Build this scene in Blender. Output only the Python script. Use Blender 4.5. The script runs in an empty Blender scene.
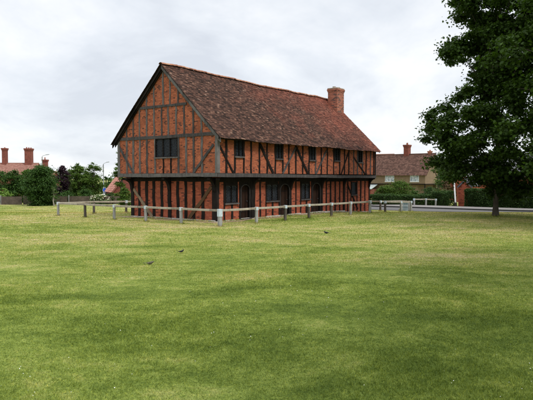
import bpy, math, random
import numpy as np
from mathutils import Vector, Matrix
R = math.radians
PI = math.pi
rnd = random.Random(7)
sc = bpy.context.scene
col = sc.collection

# ------------------------------------------------------------------ terrain height
def sstep(a, b, x):
    t = min(1.0, max(0.0, (x-a)/(b-a)))
    return t*t*(3-2*t)
def gz(x, y):
    h = -0.32*sstep(35, 43.5, y) - 0.95*sstep(56, 88, y)
    h += 0.035*math.sin(x*0.21+1.0)*math.sin(y*0.17)*sstep(6, 12, y)*(1-sstep(24, 30, y))
    return h

# camera: 38 mm, 2.25 m above the lawn, tipped 2.25 degrees down
F, CH, PT = 560.0, 2.25, math.atan(22/560.0)
def ray(px, py):
    a = (px-266.5)/F; b = (200-py)/F
    return a, math.cos(PT)+b*math.sin(PT), -math.sin(PT)+b*math.cos(PT)
def spot(px, Y):                       # ground point in direction px at distance Y
    x = (px-266.5)/F*Y
    return x, Y, gz(x, Y)
def zat(py, Y):                        # height seen at image row py at distance Y
    r = ray(266.5, py)
    return CH + r[2]/r[1]*Y

# ------------------------------------------------------------------ mesh builder
class MB:
    def __init__(s): s.v = []; s.f = []
    def poly(s, pts):
        n = len(s.v); s.v += [tuple(p) for p in pts]; s.f.append(tuple(range(n, n+len(pts)))); return s
    def prism(s, pts, off):
        """closed prism: polygon pts (3d) extruded by vector off"""
        n = len(s.v); k = len(pts)
        s.v += [tuple(p) for p in pts]
        s.v += [(p[0]+off[0], p[1]+off[1], p[2]+off[2]) for p in pts]
        s.f.append(tuple(range(n, n+k))[::-1]); s.f.append(tuple(range(n+k, n+2*k)))
        for i in range(k):
            j = (i+1) % k
            s.f.append((n+i, n+j, n+k+j, n+k+i))
        return s
    def box(s, x0, x1, y0, y1, z0, z1):
        return s.prism([(x0,y0,z0),(x1,y0,z0),(x1,y1,z0),(x0,y1,z0)], (0,0,z1-z0))
    def beam(s, a, b, side, w, t, taper=1.0):
        """bar from a to b, width w along side x dir, thickness t along side"""
        a = Vector(a); b = Vector(b); d = (b-a).normalized(); n = Vector(side)
        n = (n - d*n.dot(d)).normalized(); p = d.cross(n)
        q = [p*w/2+n*t/2, -p*w/2+n*t/2, -p*w/2-n*t/2, p*w/2-n*t/2]
        k = len(s.v)
        s.v += [tuple(a+c) for c in q] + [tuple(b+c*taper) for c in q]
        for i in range(4):
            j = (i+1) % 4; s.f.append((k+i, k+j, k+4+j, k+4+i))
        s.f.append((k+3,k+2,k+1,k)); s.f.append((k+4,k+5,k+6,k+7))
        return s
    def tube(s, path, rad, n=8, cap=True):
        path = [Vector(p) for p in path]
        if not hasattr(rad, '__len__'): rad = [rad]*len(path)
        k = len(s.v)
        for i, p in enumerate(path):
            d = (path[min(i+1, len(path)-1)]-path[max(i-1, 0)]).normalized()
            up = Vector((0,0,1)) if abs(d.z) < .9 else Vector((1,0,0))
            a = d.cross(up).normalized(); b = d.cross(a)
            for j in range(n):
                t = 2*PI*j/n
                s.v.append(tuple(p+(a*math.cos(t)+b*math.sin(t))*rad[i]))
        for i in range(len(path)-1):
            for j in range(n):
                j2 = (j+1) % n
                s.f.append((k+i*n+j, k+i*n+j2, k+(i+1)*n+j2, k+(i+1)*n+j))
        if cap:
            s.f.append(tuple(k+j for j in range(n))); s.f.append(tuple(k+(len(path)-1)*n+j for j in range(n))[::-1])
        return s
    def build(s, name, mat=None, parent=None, bevel=0, smooth=False):
        me = bpy.data.meshes.new(name); me.from_pydata(s.v, [], s.f); me.update()
        o = bpy.data.objects.new(name, me); col.objects.link(o)
        if mat: me.materials.append(mat)
        if parent: o.parent = parent
        if smooth: me.polygons.foreach_set('use_smooth', [True]*len(me.polygons))
        if bevel:
            m = o.modifiers.new('bevel', 'BEVEL'); m.width = bevel; m.segments = 1; m.limit_method = 'ANGLE'
        return o
def tag(o, label=None, cat=None, group=None, kind=None):
    if label: o['label'] = label
    if cat: o['category'] = cat
    if group: o['group'] = group
    if kind: o['kind'] = kind
    return o
def empty(name, loc, rz=0, **k):
    o = bpy.data.objects.new(name, None); col.objects.link(o)
    o.location = loc; o.rotation_euler.z = rz; o.empty_display_size = .3
    return tag(o, **k)

# ------------------------------------------------------------------ materials
def mat_new(name):
    m = bpy.data.materials.new(name); m.use_nodes = True
    nt = m.node_tree; b = nt.nodes['Principled BSDF']
    return m, nt, b
def nd(nt, t, **k):
    n = nt.nodes.new(t)
    for a, v in k.items(): setattr(n, a, v)
    return n
def ramp(nt, fac, stops, interp='LINEAR'):
    r = nd(nt, 'ShaderNodeValToRGB'); r.color_ramp.interpolation = interp
    e = r.color_ramp.elements
    while len(e) > 1: e.remove(e[-1])
    e[0].position = stops[0][0]; e[0].color = (*stops[0][1], 1)
    for p, c in stops[1:]:
        x = e.new(p); x.color = (*c, 1)
    nt.links.new(fac, r.inputs[0]); return r
def noise(nt, vec, scale, detail=4, rough=.55, dist=0):
    n = nd(nt, 'ShaderNodeTexNoise'); n.inputs['Scale'].default_value = scale
    n.inputs['Detail'].default_value = detail; n.inputs['Roughness'].default_value = rough
    n.inputs['Distortion'].default_value = dist
    if vec is not None: nt.links.new(vec, n.inputs['Vector'])
    return n
def mixc(nt, fac, a, b, mode='MIX'):
    m = nd(nt, 'ShaderNodeMix', data_type='RGBA', blend_type=mode)
    for s, v in ((0, fac), (6, a), (7, b)):
        if hasattr(v, 'default_value') or hasattr(v, 'links'): nt.links.new(v, m.inputs[s])
        elif isinstance(v, tuple): m.inputs[s].default_value = (*v, 1)
        else: m.inputs[s].default_value = v
    return m.outputs[2]
def math_(nt, op, a, b=None):
    m = nd(nt, 'ShaderNodeMath', operation=op)
    for i, v in enumerate((a, b)):
        if v is None: continue
        if hasattr(v, 'links'): nt.links.new(v, m.inputs[i])
        else: m.inputs[i].default_value = v
    return m.outputs[0]
def bump(nt, h, strength, dist, b):
    n = nd(nt, 'ShaderNodeBump'); n.inputs['Strength'].default_value = strength; n.inputs['Distance'].default_value = dist
    nt.links.new(h, n.inputs['Height']); nt.links.new(n.outputs[0], b.inputs['Normal'])
def objvec(nt): return nd(nt, 'ShaderNodeTexCoord').outputs['Object']
def scaled(nt, vec, s, loc=(0,0,0), rot=(0,0,0)):
    m = nd(nt, 'ShaderNodeMapping'); m.inputs['Scale'].default_value = s; m.inputs['Location'].default_value = loc
    m.inputs['Rotation'].default_value = rot
    nt.links.new(vec, m.inputs['Vector']); return m.outputs[0]

def flat_mat(name, c, rough=.8, var=.25, scale=6, metal=0, spec=.3):
    m, nt, b = mat_new(name)
    n = noise(nt, objvec(nt), scale, 5, .65)
    lo = tuple(x*(1-var) for x in c); hi = tuple(min(1, x*(1+var)) for x in c)
    r = ramp(nt, n.outputs[0], [(.3, lo), (.7, hi)])
    nt.links.new(r.outputs[0], b.inputs['Base Color'])
    b.inputs['Roughness'].default_value = rough; b.inputs['Metallic'].default_value = metal
    b.inputs['Specular IOR Level'].default_value = spec
    bump(nt, n.outputs[0], .15, .02, b)
    return m

def wood_mat(name, dark, light, rough=.85):
    """weathered timber, grain runs along z of the object for studs; stretched noise gives streaks"""
    m, nt, b = mat_new(name); v = objvec(nt)
    n1 = noise(nt, scaled(nt, v, (28, 28, 2.2)), 1, 5, .6)
    n2 = noise(nt, v, 1.7, 4, .7)
    geo = nd(nt, 'ShaderNodeNewGeometry')
    f = math_(nt, 'ADD', math_(nt, 'MULTIPLY', n1.outputs[0], .6), math_(nt, 'MULTIPLY', n2.outputs[0], .4))
    f = math_(nt, 'ADD', f, math_(nt, 'MULTIPLY', math_(nt, 'SUBTRACT', geo.outputs['Random Per Island'], .5), .22))
    r = ramp(nt, f, [(.32, dark), (.68, light)])
    nt.links.new(r.outputs[0], b.inputs['Base Color'])
    b.inputs['Roughness'].default_value = rough; b.inputs['Specular IOR Level'].default_value = .05
    bump(nt, n1.outputs[0], .5, .02, b)
    return m

def brick_mat(name, lo, hi, dark, mortar, darkfrac=.2, rowh=.078, bw=.225, stain=.35):
    m, nt, b = mat_new(name); v = objvec(nt)
    sx = nd(nt, 'ShaderNodeSeparateXYZ'); nt.links.new(v, sx.inputs[0])
    # wobble courses so they never run dead level
    wob = noise(nt, v, 1.1, 3, .6)
    w = math_(nt, 'MULTIPLY', math_(nt, 'SUBTRACT', wob.outputs[0], .5), .07)
    cx = nd(nt, 'ShaderNodeCombineXYZ')
    nt.links.new(math_(nt, 'ADD', sx.outputs[0], sx.outputs[1]), cx.inputs[0])
    nt.links.new(math_(nt, 'ADD', sx.outputs[2], w), cx.inputs[1])
    t = nd(nt, 'ShaderNodeTexBrick')
    t.inputs['Scale'].default_value = 1; t.inputs['Brick Width'].default_value = bw; t.inputs['Row Height'].default_value = rowh
    t.inputs['Mortar Size'].default_value = .008; t.inputs['Mortar Smooth'].default_value = .3
    t.inputs['Color1'].default_value = (0,0,0,1); t.inputs['Color2'].default_value = (1,1,1,1); t.inputs['Mortar'].default_value = (.5,.5,.5,1)
    t.inputs['Bias'].default_value = 0
    nt.links.new(cx.outputs[0], t.inputs['Vector'])
    dn = noise(nt, v, 3.2, 4, .7)
    sep = nd(nt, 'ShaderNodeSeparateColor'); nt.links.new(t.outputs['Color'], sep.inputs[0])
    bv = math_(nt, 'ADD', sep.outputs[0], math_(nt, 'MULTIPLY', math_(nt, 'SUBTRACT', dn.outputs[0], .5), .85))
    rr = ramp(nt, bv, [(0, dark), (darkfrac*.7, dark), (darkfrac, lo), (.62, tuple((a+c)/2 for a, c in zip(lo, hi))), (1, hi)])
    big = noise(nt, v, 1.3, 6, .75)
    br = ramp(nt, big.outputs[0], [(.3, (1-stain,1-stain*1.05,1-stain*1.05)), (.5, (1,1,1)), (.7, (1.13, 1.16, 1.22))])
    c = mixc(nt, 1.0, rr.outputs[0], br.outputs[0], 'MULTIPLY')
    fine = noise(nt, v, 14, 5, .7)
    fr = ramp(nt, fine.outputs[0], [(.3, (.62,.62,.64)), (.5, (1,1,1)), (.75, (1.2,1.18,1.12))])
    c = mixc(nt, .8, c, fr.outputs[0], 'MULTIPLY')
    c = mixc(nt, t.outputs['Fac'], c, mortar)
    nt.links.new(c, b.inputs['Base Color'])
    b.inputs['Roughness'].default_value = .92; b.inputs['Specular IOR Level'].default_value = .15
    h = math_(nt, 'ADD', math_(nt, 'MULTIPLY', t.outputs['Fac'], -1.0), math_(nt, 'MULTIPLY', fine.outputs[0], .5))
    bump(nt, h, .7, .012, b)
    return m

def tile_mat(name, stops, patch=True, warm=(.25,.072,.045)):
    """clay tiles: each tile its own tone (Random Per Island)"""
    m, nt, b = mat_new(name); v = objvec(nt)
    geo = nd(nt, 'ShaderNodeNewGeometry')
    r = ramp(nt, geo.outputs['Random Per Island'], stops)
    c = r.outputs[0]
    fine = noise(nt, v, 30, 3, .7)
    fr = ramp(nt, fine.outputs[0], [(.3, (.6,.6,.6)), (.7, (1.25,1.22,1.2))])
    c = mixc(nt, 1.0, c, fr.outputs[0], 'MULTIPLY')
    if patch:
        sx = nd(nt, 'ShaderNodeSeparateXYZ'); nt.links.new(v, sx.inputs[0])
        n = noise(nt, v, .55, 5, .7)
        g = math_(nt, 'ADD', math_(nt, 'MULTIPLY', sx.outputs[0], .026), math_(nt, 'MULTIPLY', n.outputs[0], .9))
        # nearer the ridge the tiles were renewed in redder clay
        g = math_(nt, 'ADD', g, math_(nt, 'MULTIPLY', math_(nt, 'SUBTRACT', sx.outputs[2], 6.3), .045))
        mr = nd(nt, 'ShaderNodeMapRange'); nt.links.new(g, mr.inputs[0])
        mr.inputs[1].default_value = .62; mr.inputs[2].default_value = 1.0; mr.inputs[3].default_value = 0; mr.inputs[4].default_value = .72
        gg = math_(nt, 'MULTIPLY', mr.outputs[0], math_(nt, 'ADD', .45, math_(nt, 'MULTIPLY', geo.outputs['Random Per Island'], .7)))
        c = mixc(nt, gg, c, warm)
    nt.links.new(c, b.inputs['Base Color'])
    b.inputs['Roughness'].default_value = .95; b.inputs['Specular IOR Level'].default_value = .1
    bump(nt, fine.outputs[0], .3, .01, b)
    return m

def leaf_mat(name, lo, hi, trans=.3):
    m, nt, b = mat_new(name); v = objvec(nt)
    geo = nd(nt, 'ShaderNodeNewGeometry')
    n = noise(nt, v, .9, 3, .6)
    f = math_(nt, 'ADD', math_(nt, 'MULTIPLY', geo.outputs['Random Per Island'], .55), math_(nt, 'MULTIPLY', n.outputs[0], .45))
    r = ramp(nt, f, [(.15, lo), (.85, hi)])
    nt.links.new(r.outputs[0], b.inputs['Base Color'])
    b.inputs['Roughness'].default_value = .6; b.inputs['Specular IOR Level'].default_value = .09
    tr = nd(nt, 'ShaderNodeBsdfTranslucent')
    tc = mixc(nt, 1.0, r.outputs[0], (1.3, 1.5, .5), 'MULTIPLY'); nt.links.new(tc, tr.inputs[0])
    mx = nd(nt, 'ShaderNodeMixShader'); mx.inputs[0].default_value = trans
    nt.links.new(b.outputs[0], mx.inputs[1]); nt.links.new(tr.outputs[0], mx.inputs[2])
    nt.links.new(mx.outputs[0], nt.nodes['Material Output'].inputs[0])
    return m

M = {}
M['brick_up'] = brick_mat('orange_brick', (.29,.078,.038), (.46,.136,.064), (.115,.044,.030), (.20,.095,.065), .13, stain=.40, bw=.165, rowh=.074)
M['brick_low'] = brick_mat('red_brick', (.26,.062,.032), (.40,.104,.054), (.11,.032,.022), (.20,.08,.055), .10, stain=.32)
M['brick_far'] = brick_mat('far_red_brick', (.135,.037,.030), (.21,.060,.045), (.06,.026,.024), (.3,.14,.1), .1)
M['brick_chim'] = brick_mat('chimney_brick', (.26,.08,.05), (.42,.15,.09), (.10,.05,.04), (.3,.2,.15), .25)
M['w_grey'] = wood_mat('weathered_grey_oak', (.032,.029,.029), (.18,.168,.164))
M['w_dark'] = wood_mat('blackened_oak', (.004,.0035,.0035), (.026,.021,.019))
M['w_mid'] = wood_mat('dark_grey_oak', (.020,.018,.0185), (.105,.096,.095))
M['w_tan'] = wood_mat('pale_brown_oak', (.12,.085,.055), (.30,.22,.15))
M['w_brown'] = wood_mat('brown_oak', (.05,.028,.016), (.14,.08,.045))
M['w_door'] = wood_mat('oak_door', (.007,.0045,.0035), (.034,.018,.013))
M['w_fence'] = wood_mat('fence_timber', (.14,.115,.085), (.40,.36,.29))
M['w_fdark'] = wood_mat('dark_fence_timber', (.025,.022,.02), (.11,.095,.08))
M['w_fgrey'] = wood_mat('grey_fence_timber', (.12,.12,.115), (.33,.33,.32))
M['zinc'] = flat_mat('galvanised_strap', (.50,.58,.64), .5, .2, 12, .25)
M['stone'] = flat_mat('plinth_stone', (.36,.33,.29), .9, .4, 5)
M['lead'] = flat_mat('lead_cames', (.055,.062,.075), .6, .3, 9)
M['tile'] = tile_mat('old_clay_tile', [(0,(.028,.018,.014)),(.3,(.055,.031,.024)),(.66,(.084,.045,.033)),(.9,(.118,.062,.044)),(.98,(.165,.094,.066)),(1,(.21,.135,.10))])
M['ridge'] = tile_mat('ridge_clay', [(0,(.18,.08,.05)),(.5,(.28,.13,.08)),(1,(.38,.22,.14))], False)
M['tile_far'] = tile_mat('brown_roof_tile', [(0,(.06,.035,.028)),(.5,(.095,.052,.04)),(1,(.14,.08,.062))], False)
M['tile_pink'] = tile_mat('pink_roof_tile', [(0,(.40,.17,.13)),(.5,(.50,.23,.18)),(1,(.58,.30,.24))], False)
M['tile_orange'] = tile_mat('orange_roof_tile', [(0,(.21,.10,.08)),(.5,(.25,.13,.10)),(1,(.30,.16,.13))], False)
M['render'] = flat_mat('ochre_render', (.175,.122,.078), .9, .2, 2)
M['white'] = flat_mat('white_paint', (.75,.75,.74), .5, .08, 4)
M['pot'] = flat_mat('terracotta_pot', (.28,.10,.06), .8, .3, 8)
M['mortar_cap'] = flat_mat('chimney_flaunching', (.30,.25,.20), .9, .4, 9)
M['slate'] = flat_mat('dark_slate', (.10,.10,.11), .7, .3, 5)
M['grey_roof'] = flat_mat('pale_grey_roof', (.30,.33,.32), .8, .2, 3)
M['steel'] = flat_mat('lamp_column_steel', (.38,.41,.43), .5, .15, 4, .3)
M['blue_sign'] = flat_mat('blue_sign_face', (.03,.10,.50), .4, .05, 4)
M['fence_far'] = flat_mat('brown_fence_board', (.085,.065,.05), .9, .4, 3)
M['bird_black'] = flat_mat('black_feathers', (.012,.012,.014), .6, .3, 40)
M['bird_brown'] = flat_mat('brown_feathers', (.085,.078,.05), .8, .5, 40)
M['beak'] = flat_mat('beak', (.45,.22,.03), .5, .1, 40)
M['bark'] = wood_mat('bark', (.035,.028,.022), (.12,.10,.08))
M['bark_pale'] = wood_mat('pale_bark', (.14,.13,.10), (.3,.28,.23))
M['asphalt'] = flat_mat('asphalt', (.085,.082,.08), .9, .12, 3)
M['pave'] = flat_mat('pavement', (.16,.148,.14), .9, .15, 3)
M['kerb'] = flat_mat('kerb_stone', (.06,.06,.057), .9, .2, 5)
M['path_dirt'] = flat_mat('worn_earth', (.24,.175,.11), .95, .3, 4)
M['lf_big'] = leaf_mat('maple_leaf', (.014,.028,.005), (.052,.098,.014), .25)
M['lf_green'] = leaf_mat('mid_green_leaf', (.028,.058,.010), (.095,.155,.028), .28)
M['lf_dark'] = leaf_mat('dark_green_leaf', (.016,.040,.010), (.055,.11,.022), .22)
M['lf_lime'] = leaf_mat('light_green_leaf', (.09,.16,.03), (.24,.36,.09), .3)
M['lf_olive'] = leaf_mat('olive_leaf', (.05,.085,.03), (.15,.21,.08), .3)
M['lf_purple'] = leaf_mat('purple_leaf', (.014,.009,.013), (.045,.022,.034), .15)
M['lf_brown'] = leaf_mat('russet_leaf', (.08,.055,.035), (.21,.14,.09), .3)
M['lf_hedge'] = leaf_mat('hedge_leaf', (.018,.038,.012), (.06,.11,.03), .2)
M['blossom'] = flat_mat('cream_blossom', (.58,.58,.42), .8, .1, 8)
M['daisy'] = flat_mat('daisy_white', (.62,.62,.56), .8, .05, 8)

M['white_dull'] = flat_mat('weathered_white_paint', (.50,.50,.50), .6, .1, 4)
# dark old glass
m, nt, b = mat_new('old_leaded_glass')
n = noise(nt, objvec(nt), 9, 2, .5)
r = ramp(nt, n.outputs[0], [(.35, (.004,.005,.008)), (.7, (.016,.02,.027))]); nt.links.new(r.outputs[0], b.inputs['Base Color'])
b.inputs['Roughness'].default_value = .2; b.inputs['Specular IOR Level'].default_value = .15
bump(nt, n.outputs[0], .35, .03, b); M['glass'] = m
m, nt, b = mat_new('house_glass')
b.inputs['Base Color'].default_value = (.20,.25,.30,1); b.inputs['Roughness'].default_value = .15; M['glass_far'] = m

# lawn
def lawn_material(name, blades=False):
    m, nt, b = mat_new(name); v = objvec(nt)
    big = noise(nt, scaled(nt, v, (.55, 1.0, 1), rot=(0,0,R(-12))), .22, 5, .62, .6)
    med = noise(nt, scaled(nt, v, (.7, 1.0, 1), (5,3,0), (0,0,R(10))), .95, 5, .65, .4)
    sml = noise(nt, v, 4.2, 7, .78)
    fin = noise(nt, v, 60, 3, .75)
    sx = nd(nt, 'ShaderNodeSeparateXYZ'); nt.links.new(v, sx.inputs[0])
    # turf tone climbs from darker green near to paler yellow by mid distance
    far_tone = nd(nt, 'ShaderNodeMapRange', interpolation_type='SMOOTHSTEP'); nt.links.new(sx.outputs[1], far_tone.inputs[0])
    for i, x in ((1, 7.0), (2, 24.0), (3, 0.0), (4, .12)): far_tone.inputs[i].default_value = x
    f = math_(nt, 'ADD', math_(nt, 'MULTIPLY', big.outputs[0], .47), math_(nt, 'MULTIPLY', med.outputs[0], .42))
    f = math_(nt, 'ADD', f, math_(nt, 'MULTIPLY', math_(nt, 'SUBTRACT', sml.outputs[0], .25), .36))
    f = math_(nt, 'ADD', f, math_(nt, 'SUBTRACT', far_tone.outputs[0], .036))
    r = ramp(nt, f, [(.405, (.072,.108,.018)), (.475, (.108,.149,.026)), (.54, (.158,.203,.042)), (.61, (.232,.252,.074)), (.70, (.34,.30,.15))])
    fr = ramp(nt, fin.outputs[0], [(.28, (.40,.46,.36)), (.5, (1,1,1)), (.74, (1.6,1.5,1.4))])
    c = mixc(nt, .85, r.outputs[0], fr.outputs[0], 'MULTIPLY')
    sr = ramp(nt, noise(nt, v, 19, 4, .7).outputs[0], [(.3, (.55,.62,.5)), (.5, (1,1,1)), (.72, (1.5,1.4,1.3))])
    c = mixc(nt, .8, c, sr.outputs[0], 'MULTIPLY')
    if blades:
        geo = nd(nt, 'ShaderNodeNewGeometry')
        gr = ramp(nt, geo.outputs['Random Per Island'], [(0, (.7,.75,.55)), (.6, (1.25,1.25,1.0)), (.86, (1.8,1.65,1.3)), (1, (3.0,2.5,2.2))])
        c = mixc(nt, 1.0, c, gr.outputs[0], 'MULTIPLY')
        tr = nd(nt, 'ShaderNodeBsdfTranslucent'); nt.links.new(c, tr.inputs[0])
        nt.links.new(c, b.inputs['Base Color'])
        b.inputs['Roughness'].default_value = .7; b.inputs['Specular IOR Level'].default_value = .1
        mx = nd(nt, 'ShaderNodeMixShader'); mx.inputs[0].default_value = .4
        nt.links.new(b.outputs[0], mx.inputs[1]); nt.links.new(tr.outputs[0], mx.inputs[2])
        nt.links.new(mx.outputs[0], nt.nodes['Material Output'].inputs[0])
    else:
        nt.links.new(c, b.inputs['Base Color'])
        b.inputs['Roughness'].default_value = .95; b.inputs['Specular IOR Level'].default_value = .1
        h = math_(nt, 'ADD', math_(nt, 'MULTIPLY', fin.outputs[0], 1.0), sml.outputs[0])
        bump(nt, h, .6, .03, b)
    return m
M['lawn'] = lawn_material('lawn_turf'); M['blades'] = lawn_material('lawn_blades', True)

# ------------------------------------------------------------------ ground
def frange(a, b, s):
    o = []; x = a
    while x < b-1e-6: o.append(x); x += s
    return o+[b]
xs = [-900,-400,-200,-120,-80]+frange(-60, 60, 1.5)+[80,120,200,400,900]
ys = [-60,-20,-8]+frange(0, 95, 1.0)+[110,150,250,500,1200,2500]
g = MB()
for y in ys:
    for x in xs: g.v.append((x, y, gz(x, y)))
nx = len(xs)
for j in range(len(ys)-1):
    for i in range(nx-1):
        k = j*nx+i; g.f.append((k, k+1, k+nx+1, k+nx))
tag(g.build('ground', M['lawn'], smooth=True), kind='structure')

# road running past the far end of the hall, parallel with its gable
e = Vector((-.798, .603, 0)); nn = Vector((.603, .798, 0))
def strip(name, n0, n1, mat, lift, t0=-60, t1=90, thick=0.0):
    """sheet following the ground between offsets n0..n1 from the lawn side"""
    mb = MB(); ts = frange(t0, t1, 1.5); ns = [n0+(n1-n0)*i/4 for i in range(5)]
    for t in ts:
        for n in ns:
            p = nn*n + e*t; mb.v.append((p.x, p.y, gz(p.x, p.y)+lift))
    w = 5
    for a in range(len(ts)-1):
        for c in range(4):
            k = a*w+c; mb.f.append((k, k+1, k+w+1, k+w))
    if thick:
        base = len(mb.v)
        for side in (0, 4):
            for a in range(len(ts)):
                q = mb.v[a*w+side]; mb.v.append((q[0], q[1], q[2]-thick))
        for si, side in enumerate((0, 4)):
            for a in range(len(ts)-1):
                k0 = a*w+side; k1 = (a+1)*w+side; b0 = base+si*len(ts)+a
                mb.f.append((k0, k1, b0+1, b0))
    return tag(mb.build(name, mat), kind='structure')
strip('road', 41.35, 45.6, M['asphalt'], .012)
strip('kerb', 45.6, 45.75, M['kerb'], .12, thick=.15)
strip('pavement', 45.75, 48.9, M['pave'], .115, thick=.1)
strip('road_edge_kerb', 41.2, 41.35, M['kerb'], .03, thick=.1)

# worn earth round the foot of the hall
NP = Vector((-2.53, 28.6, 0)); D2 = Vector((.603, .798, 0)).normalized(); D1 = Vector((-D2.y, D2.x, 0))
def L2W(u, v): p = NP + D2*u + D1*v; return p
mb = MB()
inner = []; outer = []
ring = [(u, -.02) for u in frange(0, 17, .5)] + [(17, v) for v in frange(0, 6.65, .5)] + [(u, 6.65) for u in frange(0, 17, .5)[::-1]] + [(0, v) for v in frange(0, 6.65, .5)[::-1]]
for k, (u, v) in enumerate(ring):
    cx, cy = 8.5, 3.3
    du = (-1 if u < .01 else (1 if u > 16.9 else 0)); dv = (-1 if v < .01 else (1 if v > 6.6 else 0))
    wd = .45+.28*math.sin(k*.9)+.18*rnd.random() + (.25 if dv < 0 and u > 8 else 0)
    p = L2W(u-du*.3, v-dv*.3); q = L2W(u+du*wd, v+dv*wd)
    inner.append((p.x, p.y, gz(p.x, p.y)+.008)); outer.append((q.x, q.y, gz(q.x, q.y)+.008))
n = len(ring); mb.v = inner+outer
for i in range(n):
    j = (i+1) % n; mb.f.append((i, j, n+j, n+i))
tag(mb.build('earth_path', M['path_dirt']), kind='structure')

# ------------------------------------------------------------------ the timber framed hall
hall = empty('timber_framed_hall', (NP.x, NP.y, 0), math.atan2(D2.y, D2.x),
             label='long timber-framed brick hall with overhanging upper floor and steep tiled roof', cat='hall')
UE = 17.0          # far end
VR = 3.35          # ridge line
ZE, ZR = 4.30, 8.37
SL = (ZR-ZE)/(VR+.82)
def roofz(v): return ZR - SL*abs(v-VR)
def ju(s): return (rnd.random()-.5)*s

# brick walls (infill) - slabs with openings
def wall_v(name, v0, th, u0, u1, z0, z1, holes, mat):
    """wall along u at v0 (outer face), thickness th inward, holes list (ua,ub,za,zb)"""
    mb = MB(); us = sorted({u0, u1} | {h[0] for h in holes} | {h[1] for h in holes}); zs = sorted({z0, z1} | {h[2] for h in holes} | {h[3] for h in holes})
    for a, b_ in zip(us, us[1:]):
        for c, d in zip(zs, zs[1:]):
            mu, mz = (a+b_)/2, (c+d)/2
            if any(h[0] < mu < h[1] and h[2] < mz < h[3] for h in holes): continue
            mb.box(a, b_, v0, v0+th, c, d)
    return mb.build(name, mat, hall)
UW = [(.84,1.49,3.37,4.27),(4.39,5.02,3.35,4.27),(7.92,8.57,3.36,4.27),(10.95,11.57,3.40,4.27),(14.23,14.86,3.36,4.22)]
LW = [(.62,1.63,.93,1.90),(4.15,5.32,.93,1.92),(7.75,8.75,.93,1.94),(14.21,15.02,1.06,1.97)]
LD = [(1.75,2.74,.04,1.95),(5.37,6.56,.0,1.95),(8.90,10.08,-.04,1.98)]
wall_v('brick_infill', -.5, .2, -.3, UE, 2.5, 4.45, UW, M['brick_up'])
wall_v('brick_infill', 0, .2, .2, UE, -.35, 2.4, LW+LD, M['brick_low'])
# gable infill upper with window hole 2.30-4.04 x 3.35-4.46
mb = MB()
def gp(v0, v1, z0, z1=None):
    """prism between v0,v1 from z0 to z1 or the roof underside"""
    f = lambda v: min(z1 if z1 is not None else 99, roofz(v)-.14)
    pts = [v0] + ([VR] if v0 < VR < v1 else []) + [v1]
    poly = [(-.5, v0, z0), (-.5, v1, z0)] + [(-.5, v, f(v)) for v in pts[::-1]]
    mb.prism(poly, (.2, 0, 0))
gp(-.5, 2.30, 2.5); gp(4.04, 7.2, 2.5); gp(2.30, 4.04, 2.5, 3.35); gp(2.30, 4.04, 4.46)
mb.build('brick_infill', M['brick_up'], hall)
MB().box(0, .2, 0, 6.65, -.2, 2.4).build('brick_infill', M['brick_low'], hall)
# back and far end walls
mb = MB(); mb.box(-.3, UE, 7.0, 7.2, 2.5, 4.4)
poly = [(UE-.2, -.3, 2.5), (UE-.2, 7.0, 2.5), (UE-.2, 7.0, roofz(7.0)-.14), (UE-.2, VR, ZR-.14), (UE-.2, -.3, roofz(-.3)-.14)]
mb.prism(poly, (.19, 0, 0)); mb.build('brick_infill', M['brick_up'], hall)
mb = MB(); mb.box(.2, UE, 6.45, 6.65, -.35, 2.4); mb.box(UE-.2, UE-.005, .2, 6.45, -.5, 2.4); mb.build('brick_infill', M['brick_low'], hall)
# overhanging floor and its joists
mb = MB(); mb.box(-.42, UE-.02, -.42, 7.12, 2.40, 2.5); mb.build('upper_floor', M['w_dark'], hall)
for k in range(36):
    u = .3+k*.475
    MB().box(u, u+.15, -.44, 0.1, 2.26+ju(.02), 2.398).build('joist', M['w_dark'], hall)
for k in range(14):
    v = .35+k*.47
    MB().box(-.44, .1, v, v+.15, 2.26+ju(.02), 2.398).build('joist', M['w_dark'], hall)
# stone plinth
mb = MB(); u = -.1
while u < 17.0:
    w = .3+rnd.random()*.45; h = .02+rnd.random()*.07 - .30*sstep(10.5, 16.5, u)
    mb.box(u, min(u+w-.015, 17.05), -.1+ju(.03), .05, -.6, h); u += w
v = 0.06
while v < 6.6:
    w = .35+rnd.random()*.5; mb.box(-.1+ju(.03), .05, v, min(v+w-.015, 6.72), -.4, .05+rnd.random()*.05); v += w
mb.build('stone_plinth', M['stone'], hall, bevel=.015)

def wobbly_bar(a, b, nrm, w, t, name, mat, bow=.02, seg=6, parent=None):
    """hewn timber between a and b with a slightly irregular edge, outward normal nrm"""
    a = Vector(a); b = Vector(b); n = Vector(nrm); d = (b-a).normalized(); p = d.cross(n).normalized()
    mb = MB(); k = 0
    for i in range(seg+1):
        c = a.lerp(b, i/seg) + p*ju(bow*2)*(0 if i in (0, seg) else 1)
        wl = w/2+ju(w*.18); wr = w/2+ju(w*.18)
        mb.v += [tuple(c+p*wl), tuple(c-p*wr), tuple(c-p*wr-n*t), tuple(c+p*wl-n*t)]
    for i in range(seg):
        for j in range(4):
            j2 = (j+1) % 4; mb.f.append((i*4+j, i*4+j2, i*4+4+j2, i*4+4+j))
    mb.f.append((3,2,1,0)); mb.f.append(tuple(seg*4+j for j in range(4)))
    return mb.build(name, mat, parent or hall)
NV = (0, -1, 0); NU = (-1, 0, 0)
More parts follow.
